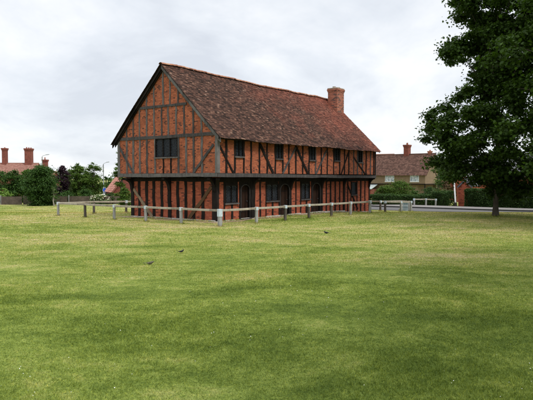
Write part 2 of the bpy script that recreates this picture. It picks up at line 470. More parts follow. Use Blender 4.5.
# --- long side, upper floor studs
def on_wood(): return M['w_dark'] if rnd.random() < .75 else M['w_mid']
US = [.15,.80,1.54,2.16,2.89,3.58,4.34,5.08,5.69,6.41,7.16,7.87,8.62,9.31,10.05,10.86,11.66,12.32,12.92,13.61,14.18,14.92,15.50,16.20,16.72]
for u in US:
    wobbly_bar((u,-.525,2.5), (u,-.525,4.33), NV, .115+rnd.random()*.04, .10, 'stud', on_wood())
for i, u in enumerate((.84+.325, 4.705, 8.245, 11.26, 14.545)):       # short studs below windows are the sills' own
    pass
for k, (a, b_) in enumerate((((-.42,3.93),(.70,2.50)), ((2.93,4.08),(4.15,2.50)), ((6.40,4.08),(5.05,2.50)), ((6.46,4.08),(7.74,2.50)), ((9.92,4.02),(8.68,2.50)), ((12.83,3.98),(11.84,2.50)), ((13.58,3.70),(15.38,2.50)))):
    thick = [.10,.17,.12,.17,.11,.10,.11][k]
    wobbly_bar((a[0],-.54,a[1]), (b_[0],-.54,b_[1]), NV, thick, .11, 'brace', M['w_mid'] if k in (2,4) else M['w_dark'], .008)
wobbly_bar((-.42,-.535,4.36), (UE-.02,-.535,4.36), NV, .16, .2, 'wall_plate', M['w_dark'], .01, 14)
wobbly_bar((-.56,-.56,2.40), (UE+.04,-.56,2.33), NV, .19, .2, 'bressumer', M['w_mid'], .012, 16)
wobbly_bar((-.565,-.52,2.40), (-.565,7.22,2.41), NU, .19, .2, 'bressumer', M['w_grey'], .012, 12)
# corner posts, upper
MB().box(-.55,-.36,-.55,-.36,2.497,4.42).build('corner_post', M['w_grey'], hall, bevel=.012)
MB().box(-.552,-.37,7.06,7.24,2.497,4.42).build('corner_post', M['w_grey'], hall, bevel=.012)
MB().box(UE-.12,UE+.03,-.55,-.36,2.43,4.42).build('corner_post', M['w_dark'], hall, bevel=.012)
# --- gable upper studs
GS = [6.45,5.88,5.31,4.73,4.07,2.26,1.68,1.13,.55]
for v in GS:
    wobbly_bar((-.527,v,2.5), (-.527,v,4.42), NU, .11+rnd.random()*.03, .10, 'stud', M['w_grey'] if rnd.random() < .7 else M['w_mid'])
for v in (3.41, 2.82):
    wobbly_bar((-.527,v,2.5), (-.527,v,3.30), NU, .09, .10, 'stud', M['w_dark'])
for a, b_ in (((7.12,4.05),(5.85,2.5)), ((-.25,3.92),(1.17,2.5))):
    wobbly_bar((-.545,a[0],a[1]), (-.545,b_[0],b_[1]), NU, .13, .10, 'brace', M['w_mid'], .01)
wobbly_bar((-.55,-.45,4.46), (-.55,7.16,4.47), NU, .17, .12, 'tie_beam', M['w_mid'], .012, 10)
wobbly_bar((-.547,1.62,6.10), (-.547,5.30,6.12), NU, .13, .1, 'collar_beam', M['w_mid'], .01, 6)
for v in (6.45,5.88,5.34,4.73,4.13,3.52,3.01,2.41,1.82,1.17,.58):
    top = min(roofz(v)-.3, 6.06)
    if top > 4.7: wobbly_bar((-.526,v,4.53), (-.526,v,top), NU, .085+rnd.random()*.03, .10, 'stud', M['w_grey'] if rnd.random() < .5 else M['w_mid'])
for v in (4.73,4.13,3.40,2.87,2.25):
    top = roofz(v)-.3
    if top > 6.4: wobbly_bar((-.526,v,6.16), (-.526,v,top), NU, .085+rnd.random()*.03, .10, 'stud', M['w_grey'] if rnd.random() < .5 else M['w_mid'])
# --- ground floor posts and studs, long side
def low(u0, u1, z0, z1, name='stud', mat=None, out=.03):
    return wobbly_bar(((u0+u1)/2,-out,z0), ((u0+u1)/2,-out,z1), NV, u1-u0, .12, name, mat or M['w_dark'], .004)
GR = lambda u: -.02-.29*sstep(10, 16.5, u)
for u0, u1 in ((.50,.60),(3.52,3.65),(4.10,4.17),(6.56,6.68),(7.11,7.22),(7.64,7.76),(10.71,10.83),(11.24,11.40),(11.87,12.02),(12.49,12.62),(13.64,13.75),(14.13,14.21),(15.02,15.12),(15.57,15.73),(16.26,16.36)):
    low(u0, u1, GR(u0), 2.06)
for u0, u1 in ((1.10,1.24),(4.70,4.84),(8.28,8.44),(14.50,14.62)):
    low(u0, u1, GR(u0), .86)
for u0, u1 in ((2.74,3.10),(10.08,10.27),(13.02,13.24)):
    low(u0, u1, GR(u0), 2.06, 'post', None, .06)
MB().box(-.05,.10,-.06,.32,0,2.26).build('corner_post', M['w_dark'], hall, bevel=.012)
MB().box(-.05,.10,6.45,6.70,0,2.26).build('corner_post', M['w_dark'], hall, bevel=.012)
MB().box(16.93,17.04,-.05,.2,-.32,2.26).build('corner_post', M['w_dark'], hall, bevel=.012)
wobbly_bar((.10,-.045,2.155), (16.93,-.045,2.12), NV, .21, .15, 'wall_plate', M['w_dark'], .006, 10)
wobbly_bar((-.045,.32,2.165), (-.045,6.45,2.165), NU, .20, .15, 'wall_plate', M['w_dark'], .006, 8)
wobbly_bar((13.62,-.05,1.82), (15.17,-.05,.0), NV, .11, .1, 'brace', M['w_dark'])
# ground floor gable
for k, v in enumerate((5.99,5.35,4.76,4.10,2.84,2.23,1.63,.98)):
    wobbly_bar((-.03,v,.06), (-.03,v,2.07), NU, .185+rnd.random()*.04, .12, 'stud', M['w_dark'])
wobbly_bar((-.055,3.46,.04), (-.055,3.46,2.07), NU, .24, .15, 'post', M['w_dark'])
wobbly_bar((-.055,6.46,1.62), (-.055,4.88,.06), NU, .17, .10, 'brace', M['w_tan'])
wobbly_bar((-.055,.34,1.80), (-.055,2.02,.06), NU, .19, .10, 'brace', M['w_brown'])

# curved jetty brackets
def bracket(kind, pos, w=.16, out=.46, drop=.62):
    prof = [(0, 0)]+[(-out*(1-math.sin(t*PI/2/7))**1.0, -drop*(1-math.cos(t*PI/2/7))) for t in range(8)]
    prof = [(0.0, 0.0), (-out, 0.0), (-out, -.09)]
    for t in range(1, 8):
        a = t*PI/2/7; prof.append((-out+out*.88*math.sin(a), -.09-(drop-.09)*(1-math.cos(a))))
    prof.append((0.0, -drop-.12))
    mb = MB()
    if kind == 'u': mb.prism([(pos[0]-w/2, -.03+p[0], 2.25+p[1]) for p in prof], (w, 0, 0))
    elif kind == 'v': mb.prism([(-.05+p[0], pos[0]-w/2, 2.25+p[1]) for p in prof], (0, w, 0))
    else:      # diagonal at a corner, leans out along dx,dy
        dx, dy = pos[2], pos[3]; c = Vector((pos[0], pos[1], 2.25)); d = Vector((dx, dy, 0)).normalized(); q = Vector((-d.y, d.x, 0))
        mb.prism([tuple(c - d*p[0]*1.3 + Vector((0,0,p[1]*1.15)) - q*w/2) for p in prof], tuple(q*w))
    return mb.build('jetty_bracket', M['w_dark'], hall)
for u in (2.92, 6.62, 10.18, 13.12, 16.95): bracket('u', (u,))
for v in (3.46, .12): bracket('v', (v,), .2)
bracket('v', (6.58,), .2)
bracket('d', (.05, .02, -1, -1), .2); bracket('d', (.05, 6.62, -1, 1), .2)

# leaded windows
def lattice(mb, P, a0, a1, z0, z1, step=.13, r=.0065):
    """diamond cames in the rectangle a0..a1 x z0..z1; P(a,z) gives the 3d point"""
    w, h = a1-a0, z1-z0; k = 1.45
    for sgn in (1, -1):
        c = -h
        n = int((w+h/k)/step)+2
        for i in range(-n, n*2):
            a = a0+i*step
            # line: z = z0 + sgn*k*(x-a)
            pts = []
            for x in (a0, a1):
                z = z0+sgn*k*(x-a)
                if z0 <= z <= z1: pts.append((x, z))
            for z in (z0, z1):
                x = a+sgn*(z-z0)/k
                if a0 < x < a1: pts.append((x, z))
            if len(pts) >= 2:
                pts.sort()
                if abs(pts[0][0]-pts[-1][0]) > .02: mb.beam(P(*pts[0]), P(*pts[-1]), P(0,0,1), .009, .010)
def window(axis, a0, a1, z0, z1, plane, lights, fw=.06, arched=False, out=0, sillmat='w_mid', label=None, light_sill=False):
    sg = -1
    def P(a, z, nrm=0, d=0.0):
        if nrm: return (0, -1, 0) if axis == 'u' else (-1, 0, 0)
        return (a, plane-d, z) if axis == 'u' else (plane-d, a, z)
    def bx(mb, A0, A1, Z0, Z1, d0, d1):
        if axis == 'u': mb.box(A0, A1, plane-d1, plane-d0, Z0, Z1)
        else: mb.box(plane-d1, plane-d0, A0, A1, Z0, Z1)
    f = MB(); 
    bx(f, a0, a0+fw, z0, z1, -.12, .035); bx(f, a1-fw, a1, z0, z1, -.12, .035)
    bx(f, a0+fw, a1-fw, z1-fw, z1, -.12, .033); bx(f, a0+fw, a1-fw, z0, z0+fw*.6, -.12, .033)
    wlist = []; W = (a1-a0-2*fw); mw = .05
    lw = (W-(lights-1)*mw)/lights
    for i in range(lights):
        s = a0+fw+i*(lw+mw); wlist.append((s, s+lw))
        if i < lights-1: bx(f, s+lw, s+lw+mw, z0+fw*.6, z1-fw, -.1, .02)
    wd = f.build('window', M['w_dark'], hall)
    if label: wd['label'] = label
    gl = MB()
    for s, e_ in wlist: gl.poly([P(s, z0+fw*.6, d=-.05), P(e_, z0+fw*.6, d=-.05), P(e_, z1-fw, d=-.05), P(s, z1-fw, d=-.05)])
    gl.build('pane', M['glass'], wd)
    la = MB()
    for s, e_ in wlist:
        PL = lambda a, z, n=0: P(a, z, n, -.035)
        lattice(la, PL, s, e_, z0+fw*.6, z1-fw, .105)
        if arched:
            c = (s+e_)/2; rr = (e_-s)/2; zt = z1-fw-rr*.55
            prev = None
            for i in range(9):
                t = PI*i/8; q = (c-rr*math.cos(t)*.98, zt+rr*.5*math.sin(t)**.8)
                if prev: la.beam(PL(*prev), PL(*q), P(0,0,1), .028, .028)
                prev = q
    la.build('leading', M['lead'], wd)
    s = MB(); bx(s, a0-.06, a1+.06, z0-.07, z0, -.1, .085)
    s.build('sill', M['w_grey' if light_sill else sillmat], wd)
for w in UW: window('u', *w, -.5, 2, .045, light_sill=rnd.random() < .6)
for i, w in enumerate(LW): window('u', *w, 0, 1 if i == 3 else 2, .06, arched=(i < 3), light_sill=(i == 0))
window('v', 2.30, 4.04, 3.37, 4.40, -.5, 3, .055, light_sill=True)
# spandrel boards over the arched windows and doors
for u0, u1, z0, z1, nm in ((.62,1.63,1.90,2.06,'head_board'),(4.15,5.32,1.92,2.05,'head_board'),(7.75,8.75,1.94,2.04,'head_board'),(1.75,2.74,1.95,2.05,'head_board'),(5.37,6.56,1.95,2.05,'head_board'),(8.90,10.08,1.98,2.04,'head_board')):
    MB().box(u0, u1, -.02, .08, z0, z1).build(nm, M['w_dark'], hall)

# doors with arched heads
def door(u0, u1, z0, z1):
    d = MB(); fw = .13; inner = [u0+fw, u1-fw]; n = 6; pw = (inner[1]-inner[0])/n
    for i in range(n):
        a = inner[0]+i*pw; d.box(a+.004, a+pw-.004, .10+.006*(i % 2), .15, z0+.05, z1-.02)
    dd = d.build('door', M['w_door'], hall)
    f = MB()
    c = (inner[0]+inner[1])/2; rr = (inner[1]-inner[0])/2; zs = z1-.06-rr*.72
    f.box(u0, inner[0], -.03, .16, z0, z1); f.box(inner[1], u1, -.03, .16, z0, z1)
    # arched head as a plate cut by the arch
    arc = [(c-rr*math.cos(PI*i/12), zs+rr*.72*math.sin(PI*i/12)) for i in range(13)]
    for i in range(12):
        p, q = arc[i], arc[i+1]
        f.prism([(p[0],-.03,p[1]), (q[0],-.03,q[1]), (q[0],-.03,z1), (p[0],-.03,z1)], (0, .12, 0))
    f.build('door_frame', M['w_dark'], dd)
    mo = MB()
    for i in range(12):
        p, q = arc[i], arc[i+1]; mo.beam((p[0],-.045,p[1]), (q[0],-.045,q[1]), NV, .03, .03)
    for a in (inner[0], inner[1]): mo.beam((a,-.045,z0+.4), (a,-.045,zs), NV, .028, .03)
    mo.build('moulding', M['w_mid'], dd)
    h = MB()
    for z in (z0+.35, zs-.1): h.box(inner[0]+.02, inner[1]-.12, .088, .10, z, z+.04)
    h.build('strap_hinge', M['w_dark'], dd)
    h = MB(); h.tube([(inner[1]-.1,.09,z0+.95),(inner[1]-.1,.05,z0+.95)], .025, 8); h.build('handle', M['lead'], dd)
    s = MB(); s.box(u0, u1, -.12, .12, z0-.14, z0+.03); s.build('threshold', M['w_mid'], dd)
for d in LD: door(*d)

# roof: every clay tile is geometry
def sag(u, v):     # old roof: gentle waves and a dip between trusses
    return -.045*math.sin(PI*max(0, min(1, (u+.6)/17.6))) + .018*math.sin(u*1.35+.4) + .012*math.sin(u*3.1+v*1.7) - .02*math.sin(u*.6+v*.9)
def tiles(side, name, parent, mat, u0, u1, width=.172, gauge=.105):
    npr = np.random.default_rng(5 if side < 0 else 6)
    L = math.hypot(VR+.82, ZR-ZE); rows = int(L/gauge); V = []; Fc = []
    dirv = (side*(VR+.82)/L, -(ZR-ZE)/L); nrm = (-dirv[1]*side, side*dirv[0])
    nrm = (side*(ZR-ZE)/L, (VR+.82)/L)
    for r_ in range(rows+1):
        s = r_*gauge; off = (r_ % 2)*width/2
        u = u0-off*.0
        k = 0
        for i in range(int((u1-u0)/width)+2):
            a = u0+i*width-off; b_ = a+width-.006
            a = max(a, u0); b_ = min(b_, u1)
            if b_-a < .02: continue
            ln = .165; lift = npr.uniform(0, .010); d = npr.uniform(-.008, .008); tilt = npr.uniform(-.006, .006)
            s0 = s-.0+d; s1 = s0+ln
            base = len(V)
            for (uu, ss, hh) in ((a, s0, .0+lift*.3), (b_, s0, .0+lift*.3+tilt), (b_, s1, .018+lift+tilt), (a, s1, .018+lift)):
                v = VR+dirv[0]*ss; z = ZR+dirv[1]*ss; sg = sag(uu, v)
                V.append((uu, v+nrm[0]*hh, z+nrm[1]*hh+sg-.02))
            for j in (3, 2):
                p = V[base+j]; V.append((p[0], p[1]-nrm[0]*.034, p[2]-nrm[1]*.034))
            Fc.append((base, base+1, base+2, base+3)); Fc.append((base+3, base+2, base+5, base+4))
    mb = MB(); mb.v = V; mb.f = Fc
    return mb.build(name, mat, parent)
rf = tiles(-1, 'roof', hall, M['tile'], -.74, UE+.14)
tiles(1, 'rear_roof_slope', hall, M['tile'], -.74, UE+.14)
mb = MB()     # boarding under the tiles
for sd, vv in ((-1, -.76), (1, 7.46)):
    us = frange(-.70, UE+.10, .6)
    for a, b_ in zip(us, us[1:]):
        pts = [(a, VR, ZR-.055+sag(a, VR)), (b_, VR, ZR-.055+sag(b_, VR)), (b_, vv, roofz(vv)-.055+sag(b_, vv)), (a, vv, roofz(vv)-.055+sag(a, vv))]
        mb.poly(pts); mb.poly([(p[0], p[1], p[2]-.04) for p in pts])
mb.build('roof_boarding', M['w_dark'], rf)
mb = MB(); u = -.74
while u < UE+.1:
    l = .29; n = 7; k = len(mb.v); zz = ju(.02); 
    for uu in (u, u+l+.012):
        for j in range(n):
            t = PI*(.06+.88*j/(n-1)); rr = .125+(.012 if uu > u else 0)
            mb.v.append((uu, VR+rr*math.cos(t)*1.1, ZR-.06+zz+sag(uu, VR)+rr*math.sin(t)*.95))
    for j in range(n-1): mb.f.append((k+j, k+j+1, k+n+j+1, k+n+j))
    u += l
mb.build('ridge_tiles', M['ridge'], rf)
# barge boards on the near gable, plain verge at the far end
def barge(u, v0, v1, mat, nm='barge_board', w=.20):
    mb = MB(); n = 8
    for i in range(n):
        a = v0+(v1-v0)*i/n; b_ = v0+(v1-v0)*(i+1)/n
        za = roofz(a)-.012+sag(u, a); zb = roofz(b_)-.012+sag(u, b_)
        mb.prism([(u, a, za), (u, b_, zb), (u, b_, zb-w*1.35), (u, a, za-w*1.35)], (.05, 0, 0))
    return mb.build(nm, mat, hall)
barge(-.68, -.84, VR-.001, M['w_grey']); barge(-.68, VR+.001, 7.54, M['w_dark'])
barge(-.60, -.70, VR-.001, M['w_grey'], 'rafter', .27); barge(-.60, VR+.001, 7.40, M['w_dark'], 'rafter', .27)
barge(UE+.05, -.82, VR-.001, M['w_dark'], w=.13); barge(UE+.05, VR+.001, 7.5, M['w_dark'], w=.13)
mb = MB(); mb.box(-.72, UE+.1, -.80, -.76, 4.16, 4.28); mb.build('eaves_board', M['w_dark'], hall)
# chimney
c = MB(); c.box(16.0, 17.02, 2.2, 3.02, 5.9, 8.80); ch = c.build('chimney', M['brick_chim'], hall)
c = MB(); c.box(15.97, 17.05, 2.17, 3.05, 8.805, 8.90); c.box(15.94, 17.08, 2.14, 3.08, 8.905, 9.02); c.build('chimney_cap', M['brick_chim'], ch)
c = MB(); c.prism([(15.96,2.16,9.025),(17.06,2.16,9.025),(17.06,3.06,9.025),(15.96,3.06,9.025)], (0,0,.09)); c.build('flaunching', M['mortar_cap'], ch, bevel=.02)
for (a, b_) in ((16.25, 2.62), (16.75, 2.55)):
    p = MB(); p.tube([(a,b_,9.10),(a,b_,9.20),(a,b_,9.22)], [.13,.12,.14], 12); p.build('chimney_pot', M['mortar_cap'], ch, smooth=False)

# ------------------------------------------------------------------ knee rail fences
POSTH = .80
def fence_run(root, pts, caps, rails, dark=(), hts=None, mr='w_fence'):
    """pts world xy; posts at each; rails = index pairs"""
    ox, oy = root.location.x, root.location.y
    tops = []
    for i, (x, y) in enumerate(pts):
        z = gz(x, y); h = POSTH + (hts[i] if hts else 0); lean = (ju(.05), ju(.05))
        w = .062 + (.022 if i in caps and caps[i] == 'wide' else 0)
        mb = MB(); X, Y = x-ox, y-oy
        mb.beam((X, Y, z-.3), (X+lean[0], Y+lean[1], z+h-.07), (.6,-.8,0), w*2, w*2, .96)
        post = mb.build('post', M['w_fdark'] if i in dark else M['w_fgrey'], root, bevel=.008)
        tops.append((X+lean[0], Y+lean[1], z+h))
        c = caps.get(i)
        if c:
            hh = .34 if c == 'wide' else .15
            s = MB(); s.beam((X+lean[0], Y+lean[1], z+h-hh), (X+lean[0], Y+lean[1], z+h+.012), (.6,-.8,0), w*2+.02, w*2+.02)
            s.build('strap', M['zinc'], post)
    for k, (a, b_) in enumerate(rails):
        pa, pb = Vector(tops[a]), Vector(tops[b_]); d = (pb-pa).normalized()
        mb = MB(); n = 4; off = Vector((0, 0, -.055))
        for i in range(n):
            p = pa.lerp(pb, i/n) + off + Vector((0,0,-.012*math.sin(PI*i/n))); q = pa.lerp(pb, (i+1)/n)+off + Vector((0,0,-.012*math.sin(PI*(i+1)/n)))
            mb.beam(p, q, (0,0,1), .105, .10)
        mb.build('rail', M[mr], root, bevel=.006)
FP = [(-12.47,33.47),(-10.35,31.95),(-8.28,30.35),(-6.24,28.92),(-4.20,27.53),(-2.18,26.15),(-.50,27.95),(.98,29.55),(2.38,31.2),(3.78,32.6),(5.12,34.1),(6.68,36.1)]
root = empty('knee_rail_fence', (FP[5][0], FP[5][1], 0), label='weathered knee-high timber rail fence round the near corner of the brick hall', cat='fence')
back = [(-10.95,35.5),(-9.42,37.5),(-7.9,39.5),(-6.4,41.5)]
fence_run(root, FP+back, {0:'s',2:'s',3:'s',4:'s',5:'wide',6:'s',7:'s',8:'s',9:'s',10:'s',11:'s',13:'s'},
          [(i, i+1) for i in range(11)]+[(0,12),(12,13),(13,14),(14,15)], dark=(1,7,8,9,12,13))
def at(px, Y): p = spot(px, Y); return (p[0], p[1])
A = [at(385.3, 40.0), at(401.2, 42.0), at(411.2, 42.6)]
root = empty('knee_rail_fence', (A[0][0], A[0][1], 0), label='short grey rail fence beyond the gap past the far corner of the hall', cat='fence')
fence_run(root, A, {0:'s',1:'s',2:'s'}, [(0,1),(1,2)], dark=(0,))
B = [at(366, 44.2), at(380.4, 43.6), at(401.0, 44.6), at(409.5, 43.8)]
root = empty('knee_rail_fence', (B[0][0], B[0][1], 0), label='rear rail fence emerging from behind the far end of the hall', cat='fence')
fence_run(root, B, {1:'s'}, [(0,1),(1,2),(2,3)], dark=(1,))
Cc = [at(414.4, 50.8), at(426, 50.8), at(436, 50.6)]
root = empty('knee_rail_fence', (Cc[0][0], Cc[0][1], 0), label='pale rail fence across the road in front of the dark hedge', cat='fence')
fence_run(root, Cc, {0:'s',1:'s',2:'s'}, [(0,1),(1,2)], hts=[-.1,-.1,-.12])
# low dark timber edging rail beside the road
root = empty('road_edging_rail', tuple(nn*40.9+e*2), label='low dark timber rail along the lawn edge of the road', cat='rail')
for k in range(26):
    t = 3.2-k*1.9
    p = nn*40.9+e*t; q = nn*40.9+e*(t-1.88); o_ = root.location
    MB().beam((p.x-o_.x, p.y-o_.y, gz(p.x,p.y)+.15), (q.x-o_.x, q.y-o_.y, gz(q.x,q.y)+.15), (0,0,1), .07, .09).build('rail', M['w_fdark'], root)
    MB().box(p.x-o_.x-.05, p.x-o_.x+.05, p.y-o_.y-.05, p.y-o_.y+.05, gz(p.x,p.y)-.2, gz(p.x,p.y)+.11).build('post', M['w_fdark'], root)

# close boarded fence at the left edge of the green
root = empty('board_fence', (-30, 53.5, 0), label='brown board fence at the left edge of the green behind the trees', cat='fence')
k = 0; x = -4.0
while x < 22:
    X0 = -30+x; h = .80+ju(.03)
    mb = MB()
    for i in range(16):
        a = x+i*.125; zz = gz(X0+i*.125, 53.5+ (x*.12))
        mb.box(a, a+.115, x*.12, x*.12+.02, zz-.02, zz+h+ju(.02))
    mb.build('board_panel', M['fence_far'], root)
    z = gz(X0, 53.5+x*.12); MB().box(x-.09, x-.01, x*.12-.05, x*.12+.05, z-.2, z+h+.10).build('post', M['w_fgrey'] if k % 3 == 1 else M['fence_far'], root)
    x += 2.1; k += 1

# ------------------------------------------------------------------ foliage
LEAF4 = np.array([(0,-.5),(.34,-.05),(0,.5),(-.34,-.05)])
MAPLE = np.array([(0,-.45),(.2,-.2),(.5,-.12),(.30,.08),(.34,.36),(.10,.24),(0,.55),(-.10,.24),(-.34,.36),(-.30,.08),(-.5,-.12),(-.2,-.2)])
def leaves(name, cent, size, mat, parent, seed, shape=LEAF4, upbias=.5, cdir=None):
    """one mesh of leaf-sized faces at cent (N,3)"""
    rg = np.random.default_rng(seed); N = len(cent)
    nrm = rg.normal(size=(N,3)); nrm[:,2] = np.abs(nrm[:,2])+upbias
    if cdir is not None: nrm += cdir*.9
    nrm /= np.linalg.norm(nrm, axis=1)[:,None]
    t = rg.normal(size=(N,3)); t -= (t*nrm).sum(1)[:,None]*nrm; t /= np.linalg.norm(t, axis=1)[:,None]
    bb = np.cross(nrm, t); s = size*rg.uniform(.6, 1.3, N)
    K = len(shape)
    P = cent[:,None,:] + (t[:,None,:]*shape[None,:,0,None] + bb[:,None,:]*shape[None,:,1,None])*s[:,None,None]
    # a little fold so that leaves are not perfectly flat
    P += nrm[:,None,:]*(np.abs(shape[None,:,0,None])*-.35)*s[:,None,None]
    me = bpy.data.meshes.new(name)
    me.vertices.add(N*K); me.vertices.foreach_set('co', P.reshape(-1).astype(np.float32))
    me.loops.add(N*K); me.loops.foreach_set('vertex_index', np.arange(N*K, dtype=np.int32))
    me.polygons.add(N); me.polygons.foreach_set('loop_start', np.arange(0, N*K, K, dtype=np.int32))
    me.polygons.foreach_set('loop_total', np.full(N, K, dtype=np.int32))
    me.update(calc_edges=True); me.materials.append(mat)
    o = bpy.data.objects.new(name, me); col.objects.link(o)
    if parent: o.parent = parent
    return o
def clump_points(rg, centers, radii, n_total, shell=.55):
    w = radii**2; w = w/w.sum(); idx = rg.choice(len(centers), n_total, p=w)
    d = rg.normal(size=(n_total,3)); d /= np.linalg.norm(d, axis=1)[:,None]
    rr = radii[idx]*np.minimum(np.abs(rg.normal(0, .62, n_total))+.08, 1.65)
    sc_ = np.array([1.0, 1.0, .55])
    return centers[idx]+d*rr[:,None]*sc_, d
def tree(name, x, y, h, crown, label, cat, leafmat, nleaf, lsize, seed, trunk_r=.15, trunk_top=.55, barkm='bark', group=None,
         nclump=70, clr=(.45,.9), shape=LEAF4, cbase=.2, lean=(0,0), fill=.5):
    """crown(zfrac, angle) -> radius; clumps inside it, limbs to them"""
    z = gz(x, y); rg = np.random.default_rng(seed)
    root = empty(name, (x, y, z), label=label, cat=cat, group=group)
    cs = []; rs = []
    tries = 0
    while len(cs) < nclump and tries < nclump*60:
        tries += 1
        zf = rg.uniform(cbase, 1.0); a = rg.uniform(0, 2*PI); R_ = crown(zf, a)
        if R_ <= 0.03: continue
        # favour the outside of the crown
        q = rg.uniform(0, 1)**fill
        cr = rg.uniform(*clr)*min(1.0, .35+R_/2.2)
        rad = max(0, R_*q-cr*.45)
        zc = zf*h-cr*.3
        cs.append((rad*math.cos(a)+lean[0]*zf, rad*math.sin(a)+lean[1]*zf, zc)); rs.append(cr)
    cs = np.array(cs); rs = np.array(rs)
    P, d = clump_points(rg, cs, rs, nleaf)
    P[:,2] = np.maximum(P[:,2], .05)
    mb = MB(); tt = h*trunk_top
    tp = [(lean[0]*f*trunk_top+.05*math.sin(f*5+seed), lean[1]*f*trunk_top+.05*math.cos(f*4+seed)-.05, -.2+(tt+.2)*f) for f in (0, .06, .15, .35, .6, .85, 1)]
    mb.tube(tp, [trunk_r*1.9, trunk_r*1.2, trunk_r, trunk_r*.9, trunk_r*.75, trunk_r*.55, trunk_r*.3], 10)
    mb.build('trunk', M[barkm], root, smooth=True)
    lb = MB(); order = rg.permutation(len(cs))[:min(len(cs), 60)]
    for i in order:
        c = Vector(cs[i]); zs = min(tt*.98, max(c.z*.55, h*cbase*.7)); s = Vector((lean[0]*zs/h, lean[1]*zs/h, zs))
        mid = s.lerp(c, .5)+Vector((0, 0, .12*(c-s).length*(1 if c.z > zs else -.3)))
        r0 = trunk_r*.32*min(1, .4+(c-s).length/3)
        lb.tube([s, mid, c], [r0, r0*.6, r0*.2], 5, False)
    lb.build('limbs', M[barkm], root, smooth=True)
    leaves('crown', P, lsize, leafmat, root, seed+1, shape, cdir=d*.6)
    return root
def ell(rx, z0=.2, zm=.55, wob=.25, seed=0, power=.5):
    """egg shaped crown with angular lobes"""
    def f(zf, a):
        t = (zf-zm)/((1-zm) if zf > zm else (zm-z0))
        if abs(t) >= 1: return 0
        lob = 1+wob*(math.sin(a*3+seed+zf*6)*.5+math.sin(a*5+seed*2-zf*9)*.5)
        return rx*(1-t*t)**power*lob
    return f

# the big maple on the right
PR = [(.9,0),(1.6,1.2),(2.1,2.4),(2.6,3.3),(4,4.2),(5.0,4.6),(5.8,4.75),(6.6,4.3),(7.2,3.6),(7.7,1.5),(8.4,1.1),(8.9,2.3),(9.8,3.4),(10.4,3.0),(10.9,1.3),(11.6,1.2),(12.1,2.7),(13.0,2.9),(14.2,2.4),(15.4,1.2),(16,0)]
def maple_crown(zf, a):
    z = zf*16.0
    for (z0, r0), (z1, r1) in zip(PR, PR[1:]):
        if z0 <= z <= z1:
            r_ = r0+(r1-r0)*(z-z0)/(z1-z0)
            away = .5+.5*math.cos(a)            # 1 on the right hand side of the tree
            r_ = max(r_, r_*(1-away)+away*min(5.0, r_+1.8))
            if z < 2.3: r_ = r_*away**1.5
            return r_*(1+.10*math.sin(a*5+z*1.7))
    return 0
X, Y, _ = spot(496.5, 33.0)
tree('maple_tree', X, Y, 16.0, maple_crown, 'tall dark broad-leaved tree standing on the lawn at the right edge', 'tree', M['lf_big'], 170000, .185, 11,
     .125, .8, nclump=460, clr=(.4,.8), shape=MAPLE, cbase=.085, fill=.5)
# its neighbour, mostly outside the frame, hangs into the right edge and shades the lawn
tree('maple_tree', 17.0, 25.5, 14.5, ell(6.3, .03, .5, .2, 3, .4), 'dark tree whose low leaves hang in at the far right edge', 'tree', M['lf_big'], 60000, .19, 23,
     .24, .75, nclump=200, clr=(.6,1.1), shape=MAPLE, cbase=.05, fill=.5)
tree('unseen_tree', 11.7, 9.8, 11.5, ell(5.1, .2, .55, .2, 5, .5), 'leafy tree standing just outside the right edge of the photo', 'tree', M['lf_big'], 60000, .24, 29,
     .22, .7, nclump=110, clr=(.6,1.1), cbase=.22)

tree('unseen_tree', 10.2, 1.0, 14.0, ell(4.7, .25, .55, .2, 6, .5), 'unseen tall tree beside the camera, added to shade the near lawn', 'tree', M['lf_big'], 34000, .25, 65,  # added out of view only to darken the near lawn
     .25, .7, nclump=110, clr=(.6,1.1), cbase=.28)

def T(name, px, Y, ytop, wpx, label, cat, lm, n, ls, seed, **k):
    x, y, z = spot(px, Y); h = zat(ytop, Y)-z; rx = wpx/2/F*Y
    kw = dict(trunk_r=.05+h*.018, nclump=int(30+rx*18), clr=(.22*rx+.1, .42*rx+.12)); kw.update(k)
    cf = kw.pop('crown', None) or ell(rx, kw.get('cbase', .1)-.02, kw.pop('zm', .5), kw.pop('wob', .25), seed, kw.pop('power', .45))
    kw.pop('zm', None); kw.pop('wob', None); kw.pop('power', None)
    return tree(name, x, y, h, cf, label, cat, lm, n, ls, seed, **kw)
# left group
T('round_bush', 41, 52.3, 165.5, 33, 'large round dark green bush reaching the lawn at left', 'bush', M['lf_dark'], 26000, .14, 31, cbase=.02, zm=.42, wob=.12, power=.32, nclump=150, fill=.35)
T('leafy_tree', 15, 58, 170, 30, 'dark green tree left of the large round bush, under the brick chimneys', 'tree', M['lf_dark'], 14000, .16, 32, cbase=.05, zm=.5)
T('leafy_tree', -6, 60, 166, 30, 'dark green tree cut off by the left edge of the photo', 'tree', M['lf_dark'], 12000, .17, 33, cbase=.05)
T('young_shrub', 3.5, 55.5, 188, 14, 'small bright green shrub in front of the board fence at far left', 'shrub', M['lf_lime'], 2200, .12, 34, cbase=.25, wob=.4)
T('purple_plum_tree', 62.5, 59, 165.5, 19, 'dark purple-leaved tree between the round bush and the lighter trees', 'tree', M['lf_purple'], 12000, .15, 35, cbase=.06, zm=.55, wob=.2, nclump=90)
T('leafy_tree', 78, 60, 163, 25, 'mid green tree just right of the purple-leaved tree', 'tree', M['lf_green'], 12000, .15, 36, cbase=.08, wob=.4, power=.5)
T('leafy_tree', 93, 61, 161, 22, 'loose light green tree left of the street lamp with the blue sign', 'tree', M['lf_green'], 8000, .14, 37, cbase=.1, zm=.62, wob=.55, power=.5)
T('leafy_tree', 47, 63, 167, 26, 'dark tree filling the gap behind the round bush and the purple-leaved tree', 'tree', M['lf_dark'], 9000, .16, 61, cbase=.03)
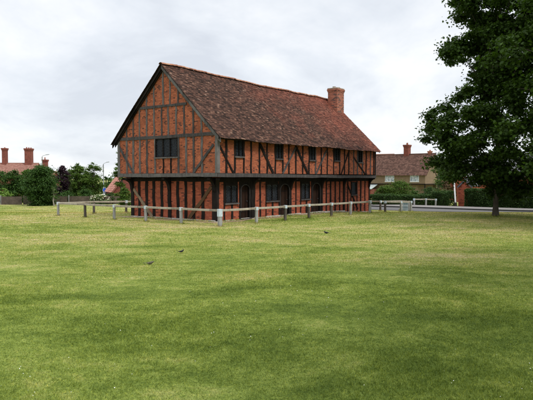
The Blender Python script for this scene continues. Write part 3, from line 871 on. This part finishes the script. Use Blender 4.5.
T('leafy_tree', 28, 61, 168, 22, 'mid green tree crowding behind the left side of the round bush', 'tree', M['lf_green'], 7000, .16, 62, cbase=.03)
T('leafy_tree', 86, 66, 170, 30, 'dark tree behind the two lighter green trees on the left', 'tree', M['lf_dark'], 9000, .16, 63, cbase=.02)
T('leafy_tree', 70, 64, 169, 20, 'olive tree filling the gap behind the purple-leaved tree', 'tree', M['lf_olive'], 6000, .15, 38, cbase=.1)
T('sapling', 53.8, 51.2, 187, 9, 'pale-stemmed sapling on the lawn beside the round bush', 'tree', M['lf_olive'], 700, .10, 39, cbase=.4, barkm='bark_pale', trunk_r=.07, nclump=14, zm=.7)
T('understory_shrub', 68, 56.5, 190, 24, 'dull green shrub under the purple-leaved tree', 'shrub', M['lf_dark'], 4500, .12, 40, cbase=.02, zm=.35)
T('understory_shrub', 86, 57.5, 189, 24, 'dull green shrub beside the cream blossom bush', 'shrub', M['lf_dark'], 4500, .12, 41, cbase=.02, zm=.35)
el = T('elder_bush', 100, 55, 194, 21, 'low bush with flat cream blossoms behind the rail fence', 'bush', M['lf_olive'], 4500, .10, 42, cbase=.02, zm=.4)
rg = np.random.default_rng(4); a = rg.uniform(0, 2*PI, 170); r_ = rg.uniform(0, 1, 170)**.5
cb = np.stack([r_*1.0*np.cos(a), r_*.95*np.sin(a), .42+.55*np.sqrt(1-r_**2*.85)+rg.uniform(-.30,.05,170)], 1)
leaves('blossoms', cb, .13, M['blossom'], el, 43, LEAF4, 1.2)
T('garden_shrub', 124, 50, 187.5, 20, 'fresh green shrub under the overhang at the left end of the hall', 'shrub', M['lf_green'], 9000, .12, 44, cbase=.02, zm=.4, wob=.2)
T('garden_shrub', 112, 56, 192, 18, 'dark shrub behind the blossom bush below the pink roof', 'shrub', M['lf_dark'], 3500, .12, 45, cbase=.02, zm=.4)
T('pine_tree', 122, 62, 150, 17, 'loose upright tree rising behind the left end of the hall', 'tree', M['lf_green'], 4500, .16, 46, cbase=.3, wob=.6, nclump=34, power=.55)
T('leafy_tree', 106, 78, 176, 14, 'far tree behind the street lamp with the blue sign', 'tree', M['lf_dark'], 3000, .18, 47, cbase=.05)
# right group
T('round_shrub', 399, 55, 180.5, 34, 'big rounded light green shrub in front of the ochre house', 'shrub', M['lf_green'], 17000, .11, 50, cbase=.02, zm=.4, wob=.2, nclump=90)
T('round_shrub', 383, 56, 186, 22, 'lower green shrub at the left of the big rounded shrub', 'shrub', M['lf_green'], 7000, .11, 51, cbase=.02, zm=.4)
T('round_shrub', 414, 56.5, 187, 22, 'darker green shrub at the right of the big rounded shrub', 'shrub', M['lf_dark'], 7000, .11, 52, cbase=.02, zm=.4)
T('dark_shrub', 430, 54.5, 187, 22, 'dark green shrub behind the pale rail across the road', 'shrub', M['lf_hedge'], 8000, .11, 53, cbase=.02, zm=.45)
T('dark_shrub', 445, 53.5, 190, 21, 'clipped dark shrub left of the leaning white post', 'shrub', M['lf_hedge'], 9000, .11, 54, cbase=.01, zm=.45, power=.3)
T('russet_shrub', 446, 58, 178.5, 13, 'russet-brown shrub above the dark shrub across the road', 'shrub', M['lf_brown'], 3500, .11, 55, cbase=.05)
T('leafy_tree', 448, 64, 152, 20, 'slim dark tree behind the russet shrub, left of the maple', 'tree', M['lf_dark'], 7500, .15, 56, cbase=.15, wob=.4)
T('willow_tree', 439, 72, 152, 17, 'pale grey-green drooping tree at the left of the maple', 'tree', M['lf_olive'], 4500, .16, 57, cbase=.2, wob=.5)
T('leafy_tree', 499, 55.5, 172, 24, 'dark tree behind the clipped hedge on the right', 'tree', M['lf_dark'], 14000, .18, 58, cbase=.05)
T('leafy_tree', 480, 80, 166, 30, 'dark tree behind the red brick bungalow', 'tree', M['lf_dark'], 8000, .18, 59, cbase=.05)
T('leafy_tree', 553, 62, 150, 50, 'dark tree beyond the hedge at the right edge', 'tree', M['lf_dark'], 12000, .18, 60, cbase=.05)

# hedges: clipped boxes of leaves on a twiggy core
def hedge(name, a, b_, w, h, label, n, seed, mat):
    a = Vector(a); b_ = Vector(b_); L = (b_-a).length; d = (b_-a)/L; q = Vector((-d.y, d.x, 0)); rg = np.random.default_rng(seed)
    root = empty(name, (a.x, a.y, 0), label=label, cat='hedge')
    t = rg.uniform(0, L, n); fc = rg.integers(0, 3, n)
    t = np.where(rg.uniform(0, 1, n) < .9/L, np.where(rg.uniform(0, 1, n) < .5, 0, L)+rg.normal(0, .05, n), t)
    s = rg.uniform(-w/2, w/2, n); zz = rg.uniform(0, h, n)
    s = np.where(fc == 0, -w/2+rg.normal(0, .05, n), np.where(fc == 1, w/2+rg.normal(0, .05, n), s)); zz = np.where(fc == 2, h+rg.normal(0, .05, n), zz)
    s += .07*np.sin(t*2.1+zz*3)+.05*np.sin(t*5.3-zz*4); zz = zz+.05*np.sin(t*1.3)+.03*np.sin(t*4.1)
    gg = np.array([gz(a.x+d.x*tt+q.x*ss, a.y+d.y*tt+q.y*ss) for tt, ss in zip(t, s)])
    P = np.stack([d.x*t+q.x*s, d.y*t+q.y*s, np.maximum(zz, .02)+gg], 1)
    leaves('foliage', P, .095, mat, root, seed)
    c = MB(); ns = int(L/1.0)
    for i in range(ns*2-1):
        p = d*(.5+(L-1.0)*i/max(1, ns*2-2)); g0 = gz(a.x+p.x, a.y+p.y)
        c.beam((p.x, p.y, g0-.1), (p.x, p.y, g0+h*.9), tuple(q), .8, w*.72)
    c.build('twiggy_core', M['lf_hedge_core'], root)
    return root
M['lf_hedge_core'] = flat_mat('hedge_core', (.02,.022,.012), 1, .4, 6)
pa = nn*49.35+e*(-5.9+0); 
def onroad(px, n):         # point on the line n from the lawn at image column px
    k = (px-266.5)/F; Y_ = n/(k*nn.x+nn.y); return (k*Y_, Y_, 0)
hedge('clipped_hedge', onroad(467.5, 49.5), onroad(600, 49.5), 1.0, 1.52, 'long clipped dark green hedge behind the pavement on the right', 62000, 70, M['lf_hedge'])
hedge('clipped_hedge', onroad(436.5, 50.6), onroad(451.5, 49.9), .9, 1.25, 'short dark hedge across the road between the rails and the white post', 9000, 71, M['lf_hedge'])
hedge('clipped_hedge', (spot(372,52)[0], 52, 0), (spot(432,53)[0], 53, 0), .9, .95, 'low dark hedge behind the rails below the rounded shrubs', 14000, 72, M['lf_hedge'])

# distant wood closing the horizon
rg = np.random.default_rng(90); cs = []; rs = []
for k in range(170):
    x = rg.uniform(-150, 150); y = rg.uniform(135, 165); hh = rg.uniform(1.0, 4.6)
    cs.append((x, y, -1.27+hh)); rs.append(rg.uniform(2.2, 3.6))
for k in range(120):
    x = rg.uniform(-150, 150); cs.append((x, 150+rg.uniform(-6,6), -.6)); rs.append(3.0)
P, d = clump_points(rg, np.array(cs), np.array(rs), 42000)
tag(leaves('distant_wood', P, .75, M['lf_dark'], None, 91), 'far-off belt of trees along the horizon', 'wood', kind='stuff')

# ------------------------------------------------------------------ other houses
def gable_house(name, loc, rz, W, L, zb, ze, zr, label, wallm, roofm, over=.3, ridge='y', cat='house'):
    """local x 0..W across the ridge, y 0..L along it"""
    root = empty(name, (loc[0], loc[1], 0), rz, label=label, cat=cat)
    w = MB(); w.prism([(0,0,zb),(W,0,zb),(W,0,ze),(W/2,0,zr-.12),(0,0,ze)], (0, L, 0)); w.build('wall', wallm, root)
    r_ = MB(); sl = (zr-ze)/(W/2); lw = .3; gauge = .28
    for sd in (-1, 1):
        n = int(math.hypot(W/2+over, zr-ze)/gauge)+1
        for i in range(n):
            f0 = i/n; f1 = (i+1)/n+.12/n
            xa = W/2+sd*(W/2+over)*f0; xb = W/2+sd*(W/2+over)*f1
            za = zr-sl*abs(xa-W/2)+.0; zb_ = zr-sl*abs(xb-W/2)+.035
            y = -over; k = 0
            while y < L+over:
                y2 = min(y+lw, L+over+.001); j = ju(.015)
                r_.poly([(xa, y, za+j), (xb, y, zb_+j), (xb, y2-.008, zb_+j), (xa, y2-.008, za+j)])
                r_.poly([(xb, y, zb_+j), (xb, y2-.008, zb_+j), (xb, y2-.008, zb_+j-.03), (xb, y, zb_+j-.03)])
                y = y2
        xo = W/2+sd*(W/2+over); 
        r_.poly([(W/2,-over,zr-.02),(xo,-over,zr-sl*(W/2+over)-.02),(xo,L+over,zr-sl*(W/2+over)-.02),(W/2,L+over,zr-.02)])
        r_.prism([(W/2,-over,zr-.03),(xo,-over,zr-sl*(W/2+over)-.03),(xo,-over,zr-sl*(W/2+over)-.2),(W/2,-over,zr-.2)], (0,.05,0))
    ro = r_.build('roof', roofm, root)
    rt = MB(); rt.tube([(W/2,-over,zr),(W/2,L+over,zr)], .1, 8); rt.build('ridge_tiles', roofm, ro)
    return root, ro
def chimney(parent, x0, x1, y0, y1, z0, z1, mat, pots, pm=None):
    c = MB(); c.box(x0, x1, y0, y1, z0, z1-.45); c.box(x0-.06, x1+.06, y0-.06, y1+.06, z1-.445, z1-.25); c.box(x0-.12, x1+.12, y0-.12, y1+.12, z1-.245, z1)
    o = c.build('chimney', mat, parent)
    for (x, y, h) in pots:
        p = MB(); p.tube([(x,y,z1),(x,y,z1+h*.9),(x,y,z1+h)], [.13,.11,.14], 10); p.build('chimney_pot', pm or M['pot'], o)
    return o
def flat_window(root, face, a0, a1, z0, z1, pos, cols=2, rows=2, name='window', frame='white'):
    """face 'x0': wall at x=pos facing -x, 'y0': wall at y=pos facing -y"""
    def bx(mb, A0, A1, Z0, Z1, d0, d1):
        if face == 'x0': mb.box(pos-d1, pos-d0, A0, A1, Z0, Z1)
        else: mb.box(A0, A1, pos-d1, pos-d0, Z0, Z1)
    f = MB(); t = .07
    bx(f, a0, a0+t, z0, z1, -.02, .05); bx(f, a1-t, a1, z0, z1, -.02, .05); bx(f, a0+t, a1-t, z0, z0+t, -.02, .05); bx(f, a0+t, a1-t, z1-t, z1, -.02, .05)
    for i in range(1, cols): c = a0+(a1-a0)*i/cols; bx(f, c-.035, c+.035, z0+t, z1-t, -.02, .04)
    for i in range(1, rows): c = z0+(z1-z0)*i/rows; bx(f, a0+t, a1-t, c-.02, c+.02, -.02, .035)
    w = f.build(name, M['white_dull'], root)
    g_ = MB(); bx(g_, a0+.03, a1-.03, z0+.03, z1-.03, .004, .012); g_.build('pane', M['glass_win'], w)
    s = MB(); bx(s, a0-.05, a1+.05, z0-.08, z0-.005, 0, .10); s.build('sill', M[frame], w)
m, nt, b = mat_new('curtained_glass')
n = noise(nt, objvec(nt), 3, 3, .5); r = ramp(nt, n.outputs[0], [(.35, (.16,.20,.25)), (.65, (.55,.60,.66))]); nt.links.new(r.outputs[0], b.inputs['Base Color'])
b.inputs['Roughness'].default_value = .2; M['glass_win'] = m

# ochre house across the road: long front runs left-back, gable right-back
hx, hy = (425-266.5)/F*95, 95.0
th = math.atan2(.77, .64)
ho, roo = gable_house('ochre_house', (hx, hy), th, 7.0, 13.0, 1.25, 3.05, 6.5, 'ochre rendered house with brown tiled roof and white windows across the road', M['render'], M['tile_far'], .35)
w = MB(); w.box(.5, 6.9, 1.5, 12.9, -1.5, 1.25); w.build('lower_wall', M['render'], ho)
w = MB(); w.box(-.03, .12, -.03, .12, -1.5, 1.25); w.build('post', M['w_dark'], ho)
w = MB(); w.box(-.03, .0, -.03, 13, 1.12, 1.27); w.box(0, 7, -.04, 0, 1.12, 1.27); w.build('jetty_beam', M['w_dark'], ho)
def ylen(px):       # position along the front seen at image column px
    k = (px-266.5)/F; return (hx-k*hy)/(.77+k*.64)
flat_window(ho, 'x0', ylen(419), ylen(410), 1.62, 2.82, 0, 3, 2)
flat_window(ho, 'x0', ylen(394.2), ylen(385), 1.62, 2.82, 0, 3, 2)
r_ = MB(); r_.prism([(0,9.0,1.1),(-2.2,9.0,.35),(-2.2,9.0,.25),(0,9.0,1.0)], (0,4.5,0)); lean_ = r_.build('lean_to_roof', M['grey_roof'], ho)
w = MB(); w.box(-2.0, 0, 9.2, 13.2, -1.5, .28); w.build('lean_to_wall', M['brick_far'], lean_)
chimney(roo, 3.1, 4.1, 4.6, 5.5, 5.8, 8.2, M['brick_far'], [(3.4,4.9,.35),(3.8,5.2,.35)])
chimney(roo, 3.3, 3.75, .5, .95, 6.0, 6.95, M['pot'], [(3.5,.7,.2)])
w = MB(); w.prism([(7.0,1.0,-1.5),(9.2,1.0,-1.5),(9.2,1.0,1.3),(7.0,1.0,2.7)], (0,6,0)); ow = w.build('side_wing', M['render'], ho)
r_ = MB(); r_.prism([(7.0,.8,2.78),(9.5,.8,1.2),(9.5,.8,1.1),(7.0,.8,2.66)], (0,6.4,0)); r_.build('wing_roof', M['tile_far'], ow)
# roof behind it
x, y, z = spot(397, 125)
h2, r2 = gable_house('brick_house', (x-2, y), R(60), 7, 9, -1.4, 4.0, 7.7, 'house behind the ochre house with only its pinkish roof top showing', M['brick_far'], M['tile_orange'])
# red brick bungalow behind the hedge
x, y, z = spot(466, 60)
h3, r3 = gable_house('brick_bungalow', (x, y+6.5), -PI/2, 6.5, 12, -.6, 2.6, 5.0, 'red brick bungalow with a white window behind the clipped hedge', M['brick_low'], M['slate'])
# its local +y runs to the right after the turn, front wall faces the camera at x = W
w = MB()
def h3win(y0, y1, z0, z1):
    f = MB(); t = .08; X = 6.5
    for (a, b2, c, d) in ((y0, y0+t, z0, z1), (y1-t, y1, z0, z1), (y0+t, y1-t, z0, z0+t), (y0+t, y1-t, z1-t, z1), ((y0+y1)/2-.04, (y0+y1)/2+.04, z0+t, z1-t)):
        f.box(X-.02, X+.05, a, b2, c, d)
    o = f.build('window', M['white'], h3); g_ = MB(); g_.box(X+.004, X+.012, y0+.03, y1-.03, z0+.03, z1-.03); g_.build('pane', M['glass_win'], o)
h3win(.28, 1.15, 1.0, 1.62); h3win(5.6, 6.3, 1.0, 1.6); h3win(6.6, 7.3, 1.0, 1.6)
# brick outhouse with sloping roof next to the white post
x, y, z = onroad(458.4, 50.2)
h4, r4 = gable_house('brick_outhouse', (x, y), math.atan2(e.y, e.x)-PI+0.0, 1.15, 2.2, -.6, 1.6, 2.15, 'narrow red brick outhouse between the leaning white post and the hedge', M['brick_low'], M['slate'], .08)
# house on the left skyline
x, y, z = spot(-22, 110)
h5, r5 = gable_house('chimneyed_house', (x, y), -PI/2+R(4), 8, 12.8, -1.5, 2.6, 5.05, 'red house with orange roof and two tall brick chimneys beyond the left trees', M['brick_far'], M['tile_orange'])
def loc5(px, xx=-4.0):   # along-ridge position for an image column
    ca, sa = math.cos(-PI/2+R(4)), math.sin(-PI/2+R(4)); best = None
    for i in range(0, 2000):
        yy = -3+i*.01; X_ = x + 4*ca - yy*sa; Y_ = y + 4*sa + yy*ca
        p_ = 266.5+F*X_/Y_
        if best is None or abs(p_-px) < best[0]: best = (abs(p_-px), yy)
    return best[1]
a = loc5(5.5); chimney(r5, 3.5, 4.5, a-.38, a+.38, 4.5, 7.9, M['brick_far'], [(4,a,.15)])
a = loc5(29.5); chimney(r5, 3.4, 4.6, a-.62, a+.62, 4.5, 7.85, M['brick_far'], [(4,a-.4,.25),(4,a,.2),(4,a+.4,.18)])
a = loc5(29.5)
x6, y6, z6 = spot(52, 118)
h6, r6 = gable_house('brick_house', (x6-3, y6), R(-90), 7, 5, -1.5, 1.6, 3.6, 'house hidden behind the left trees with only its small chimney showing', M['brick_far'], M['tile_orange'])
chimney(r6, 3.1, 3.9, 2.6, 3.5, 3.2, 6.0, M['brick_far'], [(3.5,3.0,.45)])
# pink roofed house seen under the overhang at the left end of the hall
x, y, z = spot(113, 64)
h7, r7 = gable_house('pink_roofed_house', (x, y), R(22), 4.6, 7, -.6, .85, 3.9, 'low house with a pink tiled roof left of the hall', M['brick_far'], M['tile_pink'], .2)

# ------------------------------------------------------------------ street furniture
def lamp(px, Y, ytop, arm, label):
    x, y, z = spot(px, Y); zt = zat(ytop, Y)-z
    root = empty('street_lamp', (x, y, z), label=label, cat='street lamp', group='street lamps beyond the trees')
    p = MB(); p.tube([(0,0,-.2),(0,0,1.1),(0,0,1.15),(0,0,zt-.1)], [.10,.10,.065,.05], 10); p.build('column', M['steel'], root, smooth=True)
    p = MB(); p.tube([(0,0,zt-.12),(.04,0,zt-.03),(.2,0,zt+.06),(arm*.75,0,zt+.16)], [.035,.035,.03,.03], 8); p.build('arm', M['steel'], root)
    h = MB(); h.prism([(arm*.7,-.09,zt+.12),(arm*1.25,-.11,zt+.17),(arm*1.3,.11,zt+.17),(arm*.7,.09,zt+.12)], (0,0,.09)); h.build('lamp_head', M['steel'], root, bevel=.02)
    return root
lamp(42.6, 78, 156, .75, 'grey street lamp rising above the large round bush')
l2 = lamp(103.6, 74, 163.5, .6, 'grey street lamp standing behind the cream blossom bush')
x, y, z = spot(104.9, 73.8)
root = empty('road_sign', (x, y, z), label='small round blue sign on its post by the street lamp', cat='road sign')
p = MB(); p.tube([(0,0,-.2),(0,0,1.95)], .035, 8); p.build('post', M['steel'], root)
zc = zat(190, 73.8)-z
d = MB(); d.prism([(.27*math.cos(2*PI*i/24), -.05, zc+.27*math.sin(2*PI*i/24)) for i in range(24)], (0,.015,0)); d.build('sign_face', M['blue_sign'], root)
d = MB()
for i in range(24):
    a0, a1 = 2*PI*i/24, 2*PI*(i+1)/24
    d.prism([(.27*math.cos(a0),-.052,zc+.27*math.sin(a0)),(.27*math.cos(a1),-.052,zc+.27*math.sin(a1)),(.29*math.cos(a1),-.052,zc+.29*math.sin(a1)),(.29*math.cos(a0),-.052,zc+.29*math.sin(a0))], (0,.02,0))
d.build('sign_rim', M['white'], root)
# leaning white post
x, y, z = spot(456.2, 49.2); zt = zat(170, 49.2)
root = empty('white_post', (x, y, z), label='tall white painted post leaning slightly left beside the brick outhouse', cat='post')
p = MB(); p.beam((0,0,-.2), (-.27,0,zt-z), (0,1,0), .12, .10, .85); p.build('shaft', M['white'], root, bevel=.01)
p = MB(); p.beam((0,0,-.1), (-.035,0,.42), (0,1,0), .17, .17); p.build('base_block', M['w_fdark'], root)
p = MB(); p.beam((-.27,0,zt-z), (-.30,0,zt-z+.14), (0,1,0), .17, .15); p.build('cap', M['white'], root)
# grey-blue gate leaf in the fence gap
g0 = Vector((*at(402.6, 43.0), 0)); g1 = Vector((*at(408.6, 43.0), 0)); gb = gz(g0.x, g0.y)
root = empty('metal_gate', (g0.x, g0.y, gb), label='small blue-grey gate between two fence posts past the hall', cat='gate')
L_ = (g1-g0).length
p = MB(); p.box(0,.04,-.02,.02,.05,.72); p.box(L_-.04,L_,-.02,.02,.05,.72); p.box(.04,L_-.04,-.02,.02,.68,.72); p.box(.04,L_-.04,-.02,.02,.05,.09); p.build('gate_frame', M['steel'], root)
p = MB()
for i in range(5): p.box(.06+i*(L_-.1)/5, .06+(i+.62)*(L_-.1)/5, -.012, .012, .09, .68)
p.build('bars', flat_mat('blue_grey_paint', (.17,.24,.27), .6, .1), root)

# ------------------------------------------------------------------ birds on the lawn
def bird(px, py, name, label, mat, heading, s, crouch, beakm):
    r_ = ray(px, py); t = -CH/r_[2]; x, y = r_[0]*t, r_[1]*t; z = gz(x, y)
    root = empty(name, (x, y, z), heading, label=label, cat='bird'); root.scale = (s,)*3
    hz = .045 if crouch else .075
    # body along +x: tail, rump, belly, breast, neck, head
    path = [(-.105,0,hz+.004),(-.075,0,hz+.006),(-.03,0,hz),(.02,0,hz+.004),(.055,0,hz+.022),(.075,0,hz+(.034 if crouch else .052)),(.092,0,hz+(.038 if crouch else .060)),(.108,0,hz+(.036 if crouch else .058))]
    rad = [.006,.016,.034,.040,.032,.022,.019,.006]
    b_ = MB(); b_.tube(path, rad, 12); body = b_.build('body', mat, root, smooth=True)
    sm = body.modifiers.new('s', 'SUBSURF'); sm.levels = 1; sm.render_levels = 1
    w = MB()
    for sd in (-1, 1):
        w.prism([(.045,sd*.034,hz+.02),(-.01,sd*.041,hz+.022),(-.095,sd*.014,hz+.008),(-.04,sd*.036,hz-.006),(.02,sd*.040,hz-.004)], (0, sd*.005, 0))
    w.build('wings', mat, root)
    w = MB(); w.prism([(-.09,-.010,hz+.008),(-.09,.010,hz+.008),(-.185,.020,hz+(.0 if crouch else .03)),(-.185,-.020,hz+(.0 if crouch else .03))], (0,0,.006)); w.build('tail', mat, root)
    k = MB(); hh = path[7]; k.tube([(hh[0]-.003,0,hh[2]),(hh[0]+.026,0,hh[2]-.004)], [.0055,.001], 6); k.build('beak', beakm, root)
    for sd in (-1, 1):
        l = MB(); l.tube([(.0,sd*.014,hz-.02),(-.006,sd*.016,hz*.45),(.004,sd*.016,.004)], .003, 6)
        for an in (-.5, 0, .5): l.tube([(.004,sd*.016,.004),(.004+.022*math.cos(an),sd*.016+.022*math.sin(an),.002)], .002, 5)
        l.build('leg', beakm, root)
        q = MB(); q.tube([(path[6][0]+.004,sd*.0165,path[6][2]+.004),(path[6][0]+.004,sd*.0195,path[6][2]+.004)], .003, 8); q.build('eye', M['bird_black'], root)
bird(181.2, 253.6, 'blackbird', 'blackbird standing on the lawn facing right, nearest the hall corner', M['bird_black'], R(12), .8, False, M['beak'])
bird(150.0, 265.0, 'thrush', 'brownish bird crouched low in the grass, left of the blackbird', M['bird_brown'], R(8), .95, True, M['bird_brown'])
bird(326.3, 233.2, 'starling', 'small dark bird on the lawn in front of the long side of the hall', M['bird_black'], R(160), 1.05, True, M['bird_brown'])

# ------------------------------------------------------------------ grass blades and daisies
rg = np.random.default_rng(3)
def blades(N, y0, y1, hgt, wid, seed):
    rg = np.random.default_rng(seed)
    y = y0+(y1-y0)*rg.uniform(0, 1, N*2)**1.15
    t = np.clip((y-8)/(y1-8), 0, 1); keep = rg.uniform(0, 1, N*2) > t*t*(3-2*t)
    y = y[keep]; N = len(y); hw = .53*y+1.5; x = rg.uniform(-1, 1, N)*hw
    z = np.array([gz(a, b_) for a, b_ in zip(x, y)])
    patch = .75+.35*np.sin(x*1.1+y*.4)*np.sin(y*.9-x*.3)
    a = rg.uniform(0, 2*PI, N); h = hgt*rg.uniform(.5, 1.25, N)*patch*(1-.45*np.clip((y-6)/16, 0, 1)); w = wid*rg.uniform(.6, 1.3, N)*(.6+y/12)
    lx = rg.normal(0, .7, N)*h; ly = rg.normal(0, .7, N)*h
    p0 = np.stack([x-np.cos(a)*w/2, y-np.sin(a)*w/2, z-.003], 1); p1 = np.stack([x+np.cos(a)*w/2, y+np.sin(a)*w/2, z-.003], 1)
    p2 = np.stack([x+lx, y+ly, z+h], 1)
    return np.stack([p0, p1, p2], 1).reshape(-1, 3), N
P, N = blades(480000, 4.2, 27.0, .032, .0056, 3)
me = bpy.data.meshes.new('grass_blades'); me.vertices.add(N*3); me.vertices.foreach_set('co', P.reshape(-1).astype(np.float32))
me.loops.add(N*3); me.loops.foreach_set('vertex_index', np.arange(N*3, dtype=np.int32))
me.polygons.add(N); me.polygons.foreach_set('loop_start', np.arange(0, N*3, 3, dtype=np.int32)); me.polygons.foreach_set('loop_total', np.full(N, 3, dtype=np.int32))
me.update(calc_edges=True); me.materials.append(M['blades'])
o = bpy.data.objects.new('grass_blades', me); col.objects.link(o); tag(o, 'short mown grass blades of the green', 'grass', kind='stuff')
def tri_stuff(name, P, label):
    N = len(P)//3
    me = bpy.data.meshes.new(name); me.vertices.add(N*3); me.vertices.foreach_set('co', P.reshape(-1).astype(np.float32))
    me.loops.add(N*3); me.loops.foreach_set('vertex_index', np.arange(N*3, dtype=np.int32))
    me.polygons.add(N); me.polygons.foreach_set('loop_start', np.arange(0, N*3, 3, dtype=np.int32)); me.polygons.foreach_set('loop_total', np.full(N, 3, dtype=np.int32))
    me.update(calc_edges=True); me.materials.append(M['blades'])
    o = bpy.data.objects.new(name, me); col.objects.link(o); return tag(o, label, 'grass', kind='stuff')
def tri_blades(x, y, h, w, rg, lean=.6):
    N = len(x); z = np.array([gz(a, b_) for a, b_ in zip(x, y)]); a = rg.uniform(0, 2*PI, N)
    lx = rg.normal(0, lean, N)*h; ly = rg.normal(0, lean, N)*h
    return np.stack([np.stack([x-np.cos(a)*w/2, y-np.sin(a)*w/2, z-.003], 1), np.stack([x+np.cos(a)*w/2, y+np.sin(a)*w/2, z-.003], 1), np.stack([x+lx, y+ly, z+h], 1)], 1).reshape(-1, 3)
N_ = 480000; y = 13+45*rg.uniform(0, 1, N_); pr = np.clip((y-13)/7, 0, 1)*(1-np.clip((y-40)/18, 0, 1))**1.5; kp = rg.uniform(0, 1, N_) < pr
y = y[kp]; x = rg.uniform(-1, 1, len(y))*(.53*y+2)
# keep the grass out of the hall and its worn margin
ul = (x-NP.x)*D2.x+(y-NP.y)*D2.y; vl = (x-NP.x)*D1.x+(y-NP.y)*D1.y
kp = ~((ul > -.45) & (ul < 17.5) & (vl > -.45) & (vl < 7.1)) & ((x*nn.x+y*nn.y < 40.7) | (x*nn.x+y*nn.y > 49.2)); x = x[kp]; y = y[kp]
P = tri_blades(x, y, .022*rg.uniform(.4, 1.5, len(x)), .016*rg.uniform(.6, 1.4, len(x))*(y/16), rg)
tri_stuff('lawn_grass', P, 'short grass of the green round the hall')
# longer tufts the mower misses, round posts, walls and trunks
tx = []; ty = []
def ringtuft(cx, cy, r0, n):
    a = rg.uniform(0, 2*PI, n); q = r0*(.6+.7*rg.uniform(0, 1, n)**1.6); tx.extend(cx+q*np.cos(a)); ty.extend(cy+q*np.sin(a))
for (a, b_) in FP+back+A+B: ringtuft(a, b_, .15, 120)
X, Y, _ = spot(496.5, 33.0); ringtuft(X, Y, .28, 500)
for k in range(5200):
    if rnd.random() < .62: u_ = rnd.random()*17.3-.1; v_ = -.16-abs(rnd.gauss(0, .10))
    else: v_ = rnd.random()*6.8-.1; u_ = -.16-abs(rnd.gauss(0, .10))
    if math.sin(u_*2.3+v_*1.9)+rnd.gauss(0, .6) < -.1: continue
    p = L2W(u_, v_); tx.append(p.x); ty.append(p.y)
x = np.array(tx); y = np.array(ty)
tri_stuff('grass_tufts', tri_blades(x, y, rg.uniform(.03, .15, len(x)), rg.uniform(.010, .02, len(x)), rg, .3), 'longer grass tufts at the feet of posts and walls')
n = 3600; y = 4.5+17*rg.uniform(0, 1, n); x = rg.uniform(-1, 1, n)*(.53*y+1)
keep = (np.sin(x*.9+1.3)*np.sin(y*.8+.5)+rg.normal(0, .5, n)) > .62; x = x[keep]; y = y[keep]
P = np.stack([x, y, np.array([gz(a, b_) for a, b_ in zip(x, y)])+.036], 1)
HEX = np.array([(math.cos(i*PI/3)*.5, math.sin(i*PI/3)*.5) for i in range(6)])
tag(leaves('daisies', P, .0115, M['daisy'], None, 8, HEX, 2.5), 'scattered white daisies in the lawn', 'flowers', kind='stuff')

# ------------------------------------------------------------------ light and sky
SUN_EL, SUN_AZ = R(52), R(128)       # azimuth from +Y clockwise: the sun is behind the camera to the right
sd = Vector((math.sin(SUN_AZ)*math.cos(SUN_EL), math.cos(SUN_AZ)*math.cos(SUN_EL), math.sin(SUN_EL)))
l = bpy.data.lights.new('sun', 'SUN'); l.energy = 2.6; l.angle = R(11); l.color = (1, .96, .90)
lo = bpy.data.objects.new('sun', l); col.objects.link(lo); lo.rotation_euler = (-sd).to_track_quat('-Z', 'Y').to_euler()
w = bpy.data.worlds.new('World'); sc.world = w; w.use_nodes = True; nt = w.node_tree
bg = nt.nodes['Background']; bg.inputs['Strength'].default_value = .1
sky = nd(nt, 'ShaderNodeTexSky', sky_type='NISHITA'); sky.sun_disc = False; sky.sun_elevation = SUN_EL; sky.sun_rotation = SUN_AZ
tc = nd(nt, 'ShaderNodeTexCoord'); sx = nd(nt, 'ShaderNodeSeparateXYZ'); nt.links.new(tc.outputs['Generated'], sx.inputs[0])
zc = math_(nt, 'ADD', math_(nt, 'MAXIMUM', sx.outputs[2], 0.0), .32)
cx = nd(nt, 'ShaderNodeCombineXYZ'); nt.links.new(math_(nt, 'DIVIDE', sx.outputs[0], zc), cx.inputs[0]); nt.links.new(math_(nt, 'DIVIDE', sx.outputs[1], zc), cx.inputs[1])
c1 = noise(nt, scaled(nt, cx.outputs[0], (1, .8, 1), (2.3, 1.1, 0)), 1.3, 6, .55, .5)
c2 = noise(nt, scaled(nt, cx.outputs[0], (1, 1, 1), (7, 4, 0)), 3.6, 5, .6, .3)
cf = math_(nt, 'ADD', math_(nt, 'MULTIPLY', c1.outputs[0], .7), math_(nt, 'MULTIPLY', c2.outputs[0], .3))
cl = ramp(nt, cf, [(.36, (7.7,8.15,8.9)), (.45, (8.9,9.35,10.0)), (.53, (10.1,10.4,10.8)), (.62, (11.4,11.5,11.7))])
# an overcast sky is about three times brighter overhead than at the horizon
zr = nd(nt, 'ShaderNodeMapRange', interpolation_type='SMOOTHSTEP'); nt.links.new(sx.outputs[2], zr.inputs[0])
for i, x in ((1, .30), (2, .9), (3, 1.0), (4, 2.35)): zr.inputs[i].default_value = x
cc = nd(nt, 'ShaderNodeVectorMath', operation='SCALE'); nt.links.new(cl.outputs[0], cc.inputs[0]); nt.links.new(zr.outputs[0], cc.inputs['Scale'])
nt.links.new(mixc(nt, .9, sky.outputs[0], cc.outputs[0]), bg.inputs[0])

# ------------------------------------------------------------------ camera
cam = bpy.data.cameras.new('camera'); co = bpy.data.objects.new('camera', cam); col.objects.link(co)
cam.sensor_width = 36; cam.lens = 36*F/533; cam.clip_end = 5000; cam.clip_start = .1
co.location = (0, 0, CH); co.rotation_euler = (PI/2-PT, 0, 0); sc.camera = co
vs = sc.view_settings; vs.view_transform = 'Standard'; vs.look = 'None'; vs.gamma = 1; vs.use_curve_mapping = False; vs.exposure = 0
sc.cycles.max_bounces = 6; sc.cycles.transparent_max_bounces = 4
